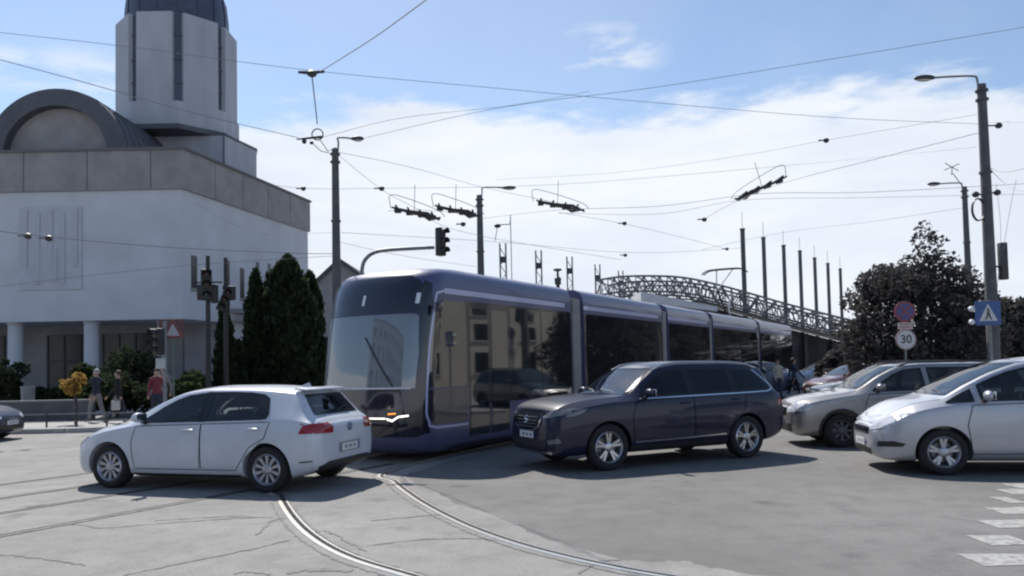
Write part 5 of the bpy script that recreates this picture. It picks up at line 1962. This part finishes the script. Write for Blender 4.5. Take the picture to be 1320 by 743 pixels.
# pedestrian crossing sign
Y = 20
p = at(1275, 470, Y)
t = empty('crossing_sign', (p.x, Y, .13))
tag(t, 'square blue pedestrian crossing sign on a grey post before the biggest lamp pole', 'sign', 'road signs')
zc = at(1275, 404, Y).z - .13
bm = bmesh.new()
tube(bm, [(.07, 0, 0), (.07, 0, zc + .35)], .035, 8)
obj('post', bm, m_steel, t)
bm = bmesh.new()
box(bm, (-.33, -.06, zc - .31), (.33, -.04, zc + .31), bev=.006)
pn_ = obj('panel', bm, m_sblue, t, 0)
bm = bmesh.new()
plate(bm, [(-.24, zc - .20), (.24, zc - .20), (0, zc + .24)], -.066, -.061)
obj('white_triangle', bm, m_swhite, pn_, 0)
bm = bmesh.new()
disc(bm, .035, -.073, -.068, zc + .09, 12)
plate(bm, [(-.03, zc + .05), (.03, zc + .05), (.05, zc - .05), (.09, zc - .17), (.055, zc - .17), (.005, zc - .06), (-.05, zc - .17), (-.09, zc - .17), (-.035, zc - .03)], -.073, -.068)
obj('walking_figure', bm, m_gloss_black, pn_, 0)
bm = bmesh.new()
for k in range(2):
    sphere(bm, (-.42, -.04, zc + .12 - k * .34), (.07, .08, .07), 12, 8)
    tube(bm, [(-.42, -.02, zc + .12 - k * .34), (-.3, -.02, zc + .12 - k * .34)], .015, 6)
obj('warning_lamp', bm, mat('lamp_white', (.7, .72, .74), .3), t)

# ------------------------------------------------------------------ low wall, railing
p0, p1 = at(-60, 500, 26), at(118, 500, 26)
t = empty('low_wall', (p0.x, 26, .13))
tag(t, 'low dark grey wall before the church porch', 'wall')
bm = bmesh.new()
L_ = p1.x - p0.x
box(bm, (0, 0, 0), (L_, .25, .62))
obj('wall_face', bm, mat('low_wall_grey', (.10, .105, .115), .85, var=.2, scale=2, bump=.3), t, 0)
bm = bmesh.new()
box(bm, (-.03, -.04, .62), (L_ + .03, .29, .70), bev=.01)
obj('coping', bm, mat('coping_grey', (.15, .155, .165), .8), t, 0)
p0 = G(-20, 563)
t = empty('kerb_railing', (p0.x, 23.0, .13))
tag(t, 'low steel pavement railing along the kerb before the church', 'railing')
L_ = G(125, 563).x - p0.x
bm = bmesh.new()
for z in (.16, .38): tube(bm, [(0, 0, z), (L_, 0, z)], .018, 6)
obj('rail', bm, m_steel, t)
for k in range(5):
    bm = bmesh.new()
    tube(bm, [(L_ * k / 4, 0, 0), (L_ * k / 4, 0, .42)], .028, 8)
    obj('post', bm, m_darksteel, t)
# litter bin
p = at(54, 500, 28)
t = empty('litter_bin', (p.x, 27.2, .13))
tag(t, 'small pale grey litter bin standing behind the low wall', 'bin')
bm = bmesh.new()
lathe(bm, [(.16, .35), (.2, .40), (.22, 1.1), (.24, 1.12), (.24, 1.16), (.2, 1.16), (.18, .9), (0, .9)], 18)
obj('bucket', bm, mat('bin_grey', (.2, .21, .23), .5), t)
bm = bmesh.new()
tube(bm, [(0, .24, 0), (0, .24, 1.2)], .03, 8)
obj('post', bm, m_steel, t)

# ------------------------------------------------------------------ people
def person(label, x, y, z0, rz, top, legs, hair, height=1.72, stride=.22, skinc=(.42, .27, .2), extra=None, bag=None):
    k = height / 1.72
    t = empty('person', (x, y, z0), rz)
    tag(t, label, 'person', 'people on foot')
    V, E, Rd = [], [], []

    def v(p, r):
        V.append(Vector(p) * k)
        Rd.append(r * k)
        return len(V) - 1

    def chain(a, *rest):
        for p, r in rest:
            b = v(p, r)
            E.append((a, b))
            a = b
        return a
    pel = v((0, 0, .94), .135)
    chest = chain(pel, ((0, -.01, 1.10), .13), ((0, -.015, 1.26), .15), ((0, 0, 1.40), .135))
    chain(chest, ((0, .0, 1.49), .062), ((0, -.01, 1.54), .068), ((0, -.02, 1.60), .092), ((0, -.015, 1.68), .085))
    for s in (-1, 1):
        st = stride * s
        chain(pel, ((s * .095, 0, .88), .10), ((s * .10, -st * .5 - .02, .50), .072), ((s * .10, -st * .9 + .05, .10), .047), ((s * .10, -st * .9 - .07, .045), .045), ((s * .105, -st * .9 - .15, .035), .035))
        chain(chest, ((s * .17, 0, 1.38), .072), ((s * .215, st * .5, 1.12), .05), ((s * .22, st * .9 - .10, .90), .037), ((s * .22, st * 1.0 - .14, .82), .04), ((s * .215, st * 1.0 - .17, .75), .02))
    me = bpy.data.meshes.new('body')
    me.from_pydata([tuple(p) for p in V], E, [])
    o = bpy.data.objects.new('body', me)
    COL.objects.link(o)
    md = o.modifiers.new('s', 'SKIN')
    for i, sv in enumerate(me.skin_vertices[0].data):
        sv.radius = (Rd[i], Rd[i] * (.72 if i in (1, 2, 3) else 1))
        sv.use_root = (i == 0)
    sub = o.modifiers.new('u', 'SUBSURF')
    sub.levels = sub.render_levels = 2
    dg = bpy.context.evaluated_depsgraph_get()
    m2 = bpy.data.meshes.new_from_object(o.evaluated_get(dg))
    o.modifiers.clear()
    o.data = m2
    m2.materials.clear()
    for c, nm in ((mat('skin_tone', skinc, .6), 0), (top, 1), (legs, 2), (mat('shoe', (.05, .05, .055), .6), 3)): m2.materials.append(c)
    for f in m2.polygons:
        c = f.center / k
        f.use_smooth = True
        f.material_index = 0 if c.z > 1.47 or (abs(c.x) > .17 and c.z < .86) else (1 if c.z > .93 or abs(c.x) > .165 and c.z > .80 else (2 if c.z > .11 else 3))
    o.parent = t
    bm = bmesh.new()
    sphere(bm, (0, .015 * k, 1.655 * k), (.092 * k, .105 * k, .10 * k), 16, 12)
    for vv in list(bm.verts):
        if vv.co.y < -.03 * k and vv.co.z < 1.70 * k or vv.co.z < 1.58 * k: vv.co += Vector((0, .06 * k, .02 * k))
    obj('hair', bm, hair, t)
    bm = bmesh.new()
    sphere(bm, (0, -.105 * k, 1.62 * k), (.012 * k, .022 * k, .022 * k), 8, 6)
    obj('nose', bm, m2.materials[0], t)
    if bag:
        bm = bmesh.new()
        box(bm, (.20 * k, -.12 * k, .42 * k), (.30 * k, .14 * k, .74 * k), bev=.02)
        tube(bm, [(.25 * k, -.08 * k, .73 * k), (.25 * k, 0, .84 * k), (.25 * k, .09 * k, .73 * k)], .01, 5)
        b = obj('shopping_bag', bm, bag)
        b.matrix_world = Matrix.Translation((x, y, z0)) @ Matrix.Rotation(rz, 4, 'Z')
        tag(b, 'pale carrier bag held by the person in dark clothes', 'bag')
    return t


h_dark, h_grey, h_brown = mat('hair_dark', (.02, .016, .014), .7), mat('hair_grey', (.35, .34, .33), .7), mat('hair_brown', (.07, .04, .025), .7)
c_red, c_navy, c_black = mat('cloth_red', (.19, .035, .05), .85, var=.2, scale=12), mat('cloth_navy', (.03, .035, .06), .85, var=.2, scale=12), mat('cloth_black', (.018, .018, .02), .9)
c_grey, c_jean, c_cream = mat('cloth_grey', (.2, .2, .21), .85, var=.2, scale=12), mat('cloth_denim', (.06, .08, .13), .85, var=.2, scale=12), mat('cloth_cream', (.5, .48, .43), .85, var=.15, scale=12)


def foot(px, Y):
    return at(px, 500, Y).x, Y


x, y = foot(202, 24.4)
person('person in a red top standing beside the pavement traffic light', x, y, .13, R(20), c_red, c_navy, h_dark, 1.66)
x, y = foot(211, 25.4)
person('person in a grey jacket standing just behind the person in red', x, y, .13, R(-30), c_grey, c_black, h_grey, 1.74)
x, y = foot(152, 24.6)
person('person in dark clothes walking left along the church pavement', x, y, .13, R(-80), c_black, c_navy, h_brown, 1.62, .3, bag=c_cream)
x, y = foot(124, 25.2)
person('person in a navy jacket walking ahead towards the church porch', x, y, .13, R(-100), c_navy, c_grey, h_grey, 1.68, .25)
x, y = foot(1003, 33)
person('person in a cream top waiting near the tail of the tram', x, y, 0.0, R(10), c_cream, c_jean, h_dark, 1.7, .1)
x, y = foot(1024, 35)
person('person in blue denim walking past the end of the tram', x, y, 0.0, R(80), c_jean, c_black, h_brown, 1.72, .3)

# ------------------------------------------------------------------ overhead wires
WG = 'overhead wires above the junction'


def wire(label, pts, r=.014, sag=0.0):
    """pts: (px, py, Y) survey points"""
    P = [at(*p) for p in pts]
    if len(P) == 2:
        n = 14
        Q = []
        for i in range(n + 1):
            t = i / n
            q = P[0].lerp(P[1], t)
            q.z -= sag * 4 * t * (1 - t)
            Q.append(q)
        P = Q
    else: P = catmull(P, 6)
    bm = bmesh.new()
    tube(bm, P, r * .57, 5)
    return tag(obj('overhead_wire', bm, m_wire), label, 'wire', WG)


wire('thick wire rising from the hanging bracket left of centre to the top edge', [(412, 93, 17), (480, 50, 13), (560, -8, 10)], .017)
wire('long thin span wire crossing the upper sky from left edge to right pole', [(-20, 40, 19), (160, 60, 19), (400, 91, 19), (640, 114, 20), (860, 134, 21), (1080, 152, 23), (1262, 160, 25)], .012)
wire('thin wire from the upper right corner dipping to fade above the tram', [(1340, 32, 20), (1080, 75, 20), (850, 112, 21), (640, 140, 24), (470, 178, 29)], .013)
wire('thick wire from the left edge over the vault to the ring hanger', [(-20, 72, 15), (100, 104, 17), (250, 146, 19.5), (385, 178, 22)], .017)
wire('drooping wire before the white church wall carrying a clamp', [(-20, 296, 20), (48, 304, 21), (150, 314, 23), (250, 321, 25), (390, 327, 29), (432, 327, 29)], .022)
wire('faint wire rising over the lower part of the church wall', [(-20, 372, 22), (110, 356, 24), (260, 341, 27), (432, 330, 29)], .014)
wire('wire from the left lamp pole down to the double crossing frames', [(434, 196, 29), (530, 216, 31), (620, 241, 37), (720, 262, 32)], .015)
wire('wire from the left lamp pole to the small clamp and the leftmost crossing frame', [(436, 200, 29), (490, 243, 28), (535, 268, 28), (600, 300, 30), (800, 335, 36)], .013)
wire('level thin wire from the church corner passing above the crossing frames', [(330, 236, 30), (395, 243, 30), (490, 243, 31), (720, 238, 34), (1000, 215, 34), (1258, 190, 25)], .012)
wire('pale wire climbing from the middle lamp pole to a small insulator', [(640, 232, 37), (800, 222, 33), (960, 200, 30), (1065, 181, 28), (1258, 148, 25)], .011)
wire('dark wire from the right crossing frame up to the biggest lamp pole', [(905, 284, 31), (945, 262, 30), (1010, 236, 28), (1130, 205, 26), (1264, 171, 25)], .016)
wire('contact wire from the middle lamp pole to the right crossing frame', [(620, 282, 37), (720, 271, 32), (850, 266, 31), (980, 250, 30), (1120, 248, 30), (1340, 236, 30)], .015)
wire('second contact wire just under the first on the right half', [(720, 275, 32), (850, 276, 31), (960, 258, 30), (1120, 255, 31), (1340, 250, 32)], .012)
wire('slack wire from the double frames falling right to the bracket by the masts', [(720, 274, 32), (800, 288, 34), (870, 304, 38), (940, 322, 44)], .013)
wire('thin wire linking the two left crossing frames with the pole', [(500, 272, 28), (560, 272, 30), (620, 280, 37)], .013)
wire('long faint wire running low above the lattice roof', [(440, 300, 29), (640, 312, 38), (820, 326, 44), (957, 320, 50)], .014)
wire('very faint wire between the bracket and the right lamp poles', [(905, 322, 44), (1010, 300, 44), (1130, 285, 40), (1243, 268, 38)], .013)
wire('thin wire dropping off the biggest pole to the right edge', [(1268, 158, 25), (1340, 157, 22)], .015)
wire('upper tangled cable leaving the biggest pole to the right edge', [(1270, 214, 25), (1296, 222, 24), (1340, 212, 22)], .016)
wire('lower tangled cable crossing the upper one at the right edge', [(1270, 212, 25), (1300, 240, 24), (1340, 252, 22)], .014)
wire('vertical slack cable right of the biggest pole', [(1310, 232, 24), (1302, 270, 24), (1292, 330, 24.5)], .011)
wire('wire sloping from the biggest pole down behind the crossing sign', [(1284, 236, 25), (1290, 300, 25), (1285, 380, 25)], .011)
wire('faint upper wire right of the ring hanger climbing to the right', [(412, 178, 22), (520, 152, 24), (660, 136, 27), (760, 118, 30)], .011)
wire('thin wire below the signal arm running to the middle pole', [(436, 312, 29), (520, 330, 30), (620, 345, 37)], .012)
wire('thin wire along the side of the church to the left pole', [(250, 262, 34), (330, 300, 32), (432, 300, 29)], .010)

# hanging brackets and crossing frames
def fitting(name, label, cat, build, at_p, rz=0, group=None):
    o = empty(name, at_p, rz)
    tag(o, label, cat, group)
    build(o)
    return o


def build_hanger(o):
    bm = bmesh.new()
    tube(bm, [(-.30, 0, .02), (-.05, 0, 0), (.28, 0, .02)], [.03, .045, .03], 8)
    lathe(bm, [(.03, -.1), (.1, -.06), (.12, 0), (.05, .05), (0, .05)], 12)
    obj('crossbar', bm, m_insul, o)
    bm = bmesh.new()
    d = at(409, 160, 19) - at(402, 94, 17)
    tube(bm, [(0, 0, -.05), d * .5, d], .014, 6)
    obj('drop_rod', bm, m_wire, o)


fitting('wire_hanger', 'dark crossbar hanger with a long drop rod above the left lamp pole', 'wire fitting', build_hanger, at(402, 94, 17))


def build_ring(o):
    bm = bmesh.new()
    tube(bm, [(.16 * math.cos(2 * PI * i / 20) + .05, 0, .16 * math.sin(2 * PI * i / 20) + .1) for i in range(21)], .018, 6)
    obj('ring', bm, m_insul, o)
    bm = bmesh.new()
    tube(bm, [(-.55, 0, -.03), (-.2, 0, 0), (.2, 0, .03)], [.02, .035, .045], 8)
    sphere(bm, (-.33, 0, -.09), (.07, .05, .08), 10, 8)
    sphere(bm, (-.12, 0, -.14), (.06, .05, .05), 10, 8)
    obj('clamp', bm, m_insul, o)
    bm = bmesh.new()
    e = at(432, 190, 29) - at(407, 178, 22)
    tube(bm, [(.12, 0, -.05), (.25, .4, -.28), e], .013, 5)
    tube(bm, [(-.1, 0, -.15), (.1, .2, -.33), (.3, .6, -.3)], .012, 5)
    obj('stay', bm, m_wire, o)


fitting('ring_hanger', 'ring-shaped wire hanger with clamps beside the left lamp pole top', 'wire fitting', build_ring, at(407, 178, 22))


def build_frame(sx, n=3):
    def f(o):
        bm = bmesh.new()
        rd = random.Random(int(sx * 100))
        for k in range(3):
            y = (k - 1) * .35
            tube(bm, [(-1.0 * sx + k * .3 * sx, y, .22 - k * .05), (-.2 * sx + .2 * k * sx, y * .7, .05), (.5 * sx, y, -.03 - .05 * k), (1.0 * sx, y * .5, -.25 + .08 * k)], [.035, .065, .06, .035], 6)
        obj('frame_bar', bm, m_insul, o)
        bm = bmesh.new()
        for x in (-.8, -.3, .2, .7):
            tube(bm, [(x * sx, -.5, .1 - x * .18), (x * sx, .5, .1 - x * .18)], .04, 6)
            box(bm, (x * sx - .12, -.12, -.06 - x * .18), (x * sx + .12, .12, .08 - x * .18), bev=.02)
        obj('insulator', bm, m_insul, o)
        bm = bmesh.new()
        tube(bm, catmull([(-1.1 * sx, 0, .25), (-1.1 * sx, 0, .75), (-.2 * sx, 0, .55), (.9 * sx, 0, .15), (1.2 * sx, 0, -.1)], 4), .014, 5)
        tube(bm, [(-.1 * sx, 0, .1), (-.05 * sx, 0, 1.1)], .012, 5)
        obj('bridle', bm, m_wire, o)
    return f


CG = 'wire crossing frames above the tram'
fitting('wire_crossing', 'dark wire crossing frame nearest the traffic light arm', 'wire fitting', build_frame(.85), at(537, 277, 28), 0, CG)
fitting('wire_crossing', 'dark wire crossing frame touching the middle lamp pole', 'wire fitting', build_frame(.86), at(590, 274, 30), 0, CG)
fitting('wire_crossing', 'dark wire crossing frame right of the middle lamp pole, above the tram roof', 'wire fitting', build_frame(1.0), at(722, 267, 32), 0, CG)


def build_frame_up(o):
    build_frame(-1.0)(o)
    for c in o.children: c.rotation_euler = (0, R(-12), 0)


fitting('wire_crossing', 'dark crossing frame tilted up to the right, alone in the right half of the sky', 'wire fitting', build_frame_up, at(980, 245, 30), 0, CG)


def build_clamp(o):
    bm = bmesh.new()
    tube(bm, [(-.28, 0, 0), (.1, 0, 0)], .028, 6)
    obj('bar', bm, m_wire, o)
    bm = bmesh.new()
    lathe(bm, [(.02, -.1), (.09, -.06), (.1, .04), (.04, .07), (0, .07)], 10)
    obj('insulator', bm, m_insul, o)


CC = 'small wire clamps'
for px, py, Y, lab in ((391, 243, 30, 'small wire clamp at the upper right corner of the church'), (492, 243, 28, 'small wire clamp above the traffic light arm'), (597, 289, 30, 'small wire clamp left of the middle lamp pole'), (805, 288, 34, 'small wire clamp over the middle of the tram roof'),
                       (908, 283, 31, 'small wire clamp just below the tilted crossing frame'), (937, 321, 44, 'small wire clamp left of the first bare mast'), (1065, 181, 28, 'pale insulator high between the tilted frame and the lamp pole'), (806, 329, 40, 'small wire clamp above the arched lattice roof'), (36, 304, 21, 'left one of two wire clamps before the church wall'), (63, 307, 21.3, 'right one of two wire clamps before the church wall')):
    fitting('wire_clamp', lab, 'wire fitting', build_clamp, at(px, py, Y), 0, CC)

# ------------------------------------------------------------------ buildings outside the view that the glass and paint mirror
def block(name, label, loc, rz, L_, D_, H_, col, rows, cols):
    t = empty(name, loc, rz)
    tag(t, label, 'building')
    bm = bmesh.new()
    box(bm, (-L_ / 2, 0, 0), (L_ / 2, D_, H_))
    obj('wall', bm, mat(label[:20], col, .9, var=.08, scale=.5), t, 0)
    bm = bmesh.new()
    box(bm, (-L_ / 2 - .3, -.3, H_), (L_ / 2 + .3, D_ + .3, H_ + .4))
    obj('roof', bm, m_band, t, 0)
    for r in range(rows):
        for c in range(cols):
            x = -L_ / 2 + (c + .5) * L_ / cols
            z = 1.2 + r * (H_ - 1.5) / rows
            bm = bmesh.new()
            box(bm, (x - .6, -.03, z), (x + .6, .0, z + 1.5))
            w = obj('window', bm, m_glass, t, 0)
            bm = bmesh.new()
            box(bm, (x - .75, -.14, z - .12), (x + .75, -.032, z - .001))
            obj('sill', bm, m_kerb, w, 0)


block('town_house', 'beige town house across the side street, out of the photo to the right', (36, 31, 0), R(-92), 24, 9, 9, (.48, .45, .385), 3, 6)
block('apartment_block', 'pale grey apartment block across the street behind the viewpoint', (-26, -14, 0), R(118), 34, 10, 15, (.50, .52, .55), 5, 10)

# unseen trees added beyond the right edge to darken the tram window reflections
src_ = [o for o in COL.objects if o.name.startswith('broadleaf_tree') and 'big dark' in o.get('label', '')][0]
kids = [o for o in COL.objects if o.parent == src_]
for k, (x, y, a, sc) in enumerate(((33.5, 43.5, .5, 1.25), (37.5, 50, 2.1, 1.35), (40.5, 57.5, 3.6, 1.3), (45.5, 65.5, 4.4, 1.3), (50, 73, 5.5, 1.35))):
    c = src_.copy()
    COL.objects.link(c)
    c.location, c.rotation_euler, c.scale = (x, y, .1), (0, 0, a), (sc, sc, sc)
    c['label'] = 'dark unseen tree added to darken the tram glass, %s from the near end' % ords[k]
    c['group'] = 'row of added unseen trees'
    for ch in kids:
        d = ch.copy()
        COL.objects.link(d)
        d.parent = c

# ------------------------------------------------------------------ light
sdir = Vector((-.34, .72, 1.0)).normalized()
el = math.asin(sdir.z)
az = math.atan2(sdir.x, sdir.y)
sl = bpy.data.lights.new('sun', 'SUN')
sl.energy = 5.0
sl.angle = R(.53)
sl.color = (1.0, .955, .89)
so = bpy.data.objects.new('sun', sl)
COL.objects.link(so)
so.rotation_euler = (-sdir).to_track_quat('-Z', 'Y').to_euler()

w = bpy.data.worlds.new('World')
S.world = w
w.use_nodes = True
nt = w.node_tree
N, L = nt.nodes.new, nt.links.new
bg = nt.nodes['Background']
sky = N('ShaderNodeTexSky')
sky.sky_type = 'NISHITA'
sky.sun_disc = False
sky.sun_elevation = el
sky.sun_rotation = az
sky.altitude = 100
sky.air_density = 1.0
sky.dust_density = .35
sky.ozone_density = 1.2
bg.inputs['Strength'].default_value = .12
tc = N('ShaderNodeTexCoord')
sep = N('ShaderNodeSeparateXYZ')
L(tc.outputs['Generated'], sep.inputs[0])


def noise(scale, vec, det=7, rough=.55):
    n = N('ShaderNodeTexNoise')
    n.inputs['Scale'].default_value = scale
    n.inputs['Detail'].default_value = det
    n.inputs['Roughness'].default_value = rough
    L(vec, n.inputs['Vector'])
    return n.outputs['Fac']


def mth(op, a, b=None, c=None, clamp=False):
    n = N('ShaderNodeMath')
    n.operation = op
    n.use_clamp = clamp
    for i, k in enumerate((a, b, c)):
        if k is None: continue
        if isinstance(k, (int, float)): n.inputs[i].default_value = k
        else: L(k, n.inputs[i])
    return n.outputs[0]


def mrange(v, a, b, lo=0.0, hi=1.0):
    n = N('ShaderNodeMapRange')
    n.interpolation_type = 'SMOOTHSTEP'
    L(v, n.inputs['Value'])
    for k, x in (('From Min', a), ('From Max', b), ('To Min', lo), ('To Max', hi)): n.inputs[k].default_value = x
    return n.outputs['Result']


mp = N('ShaderNodeMapping')
mp.inputs['Scale'].default_value = (1.0, 1.0, 3.2)
L(tc.outputs['Generated'], mp.inputs['Vector'])
n1 = noise(3.2, mp.outputs['Vector'])
n2 = noise(9.0, mp.outputs['Vector'], 6, .6)
# cloud bank low over the horizon with a ragged top
h = mth('ADD', mth('DIVIDE', sep.outputs['Z'], mth('MAXIMUM', sep.outputs['Y'], .45)), mth('MULTIPLY', mth('SUBTRACT', n1, .5), -.17))
h = mth('ADD', h, mth('MULTIPLY', mth('SUBTRACT', n2, .5), -.11))
bank = mrange(h, .352, .308)
thin = mrange(n2, .30, .62, .92, 1.0)
bank = mth('MULTIPLY', bank, thin)


def puff(px, py, rx, rz, amt):
    d = ray(px, py).normalized()
    vm = N('ShaderNodeVectorMath')
    vm.operation = 'SUBTRACT'
    L(tc.outputs['Generated'], vm.inputs[0])
    vm.inputs[1].default_value = d
    vs = N('ShaderNodeVectorMath')
    vs.operation = 'MULTIPLY'
    L(vm.outputs[0], vs.inputs[0])
    vs.inputs[1].default_value = (1 / rx, 1 / rx, 1 / rz)
    ln = N('ShaderNodeVectorMath')
    ln.operation = 'LENGTH'
    L(vs.outputs[0], ln.inputs[0])
    base = mrange(ln.outputs['Value'], 1.0, .15)
    nn = mrange(n2, .40, .66)
    return mth('MULTIPLY', mth('MULTIPLY', base, nn), amt)


cl = bank
for a in ((775, 72, .10, .05, 1.0), (720, 125, .05, .02, .35), (110, 100, .10, .04, .7), (5, 85, .08, .03, .9), (250, 125, .08, .03, .5)):
    cl = mth('MAXIMUM', cl, puff(*a))
# faint mid-level veil elsewhere over the dome
veil = mrange(noise(1.6, tc.outputs['Generated'], 5), .50, .75, 0, .15)
cl = mth('MAXIMUM', cl, veil)
mx = N('ShaderNodeMix')
mx.data_type = 'RGBA'
L(cl, mx.inputs[0])
L(sky.outputs[0], mx.inputs[6])
cc = N('ShaderNodeMix')
cc.data_type = 'RGBA'
L(mrange(noise(2.4, mp.outputs['Vector'], 6), .35, .68), cc.inputs[0])
cc.inputs[6].default_value = (5.5, 5.9, 6.6, 1)
cc.inputs[7].default_value = (6.6, 6.9, 7.4, 1)
L(cc.outputs[2], mx.inputs[7])
L(mx.outputs[2], bg.inputs['Color'])

S.view_settings.view_transform = 'Standard'
S.view_settings.look = 'None'
S.view_settings.exposure = 0.25
S.view_settings.gamma = 1
S.view_settings.use_curve_mapping = False
S.render.engine = 'CYCLES'
S.cycles.use_denoising = True
S.cycles.filter_width = 2.2
S.cycles.max_bounces = 6
S.cycles.sample_clamp_indirect = 8
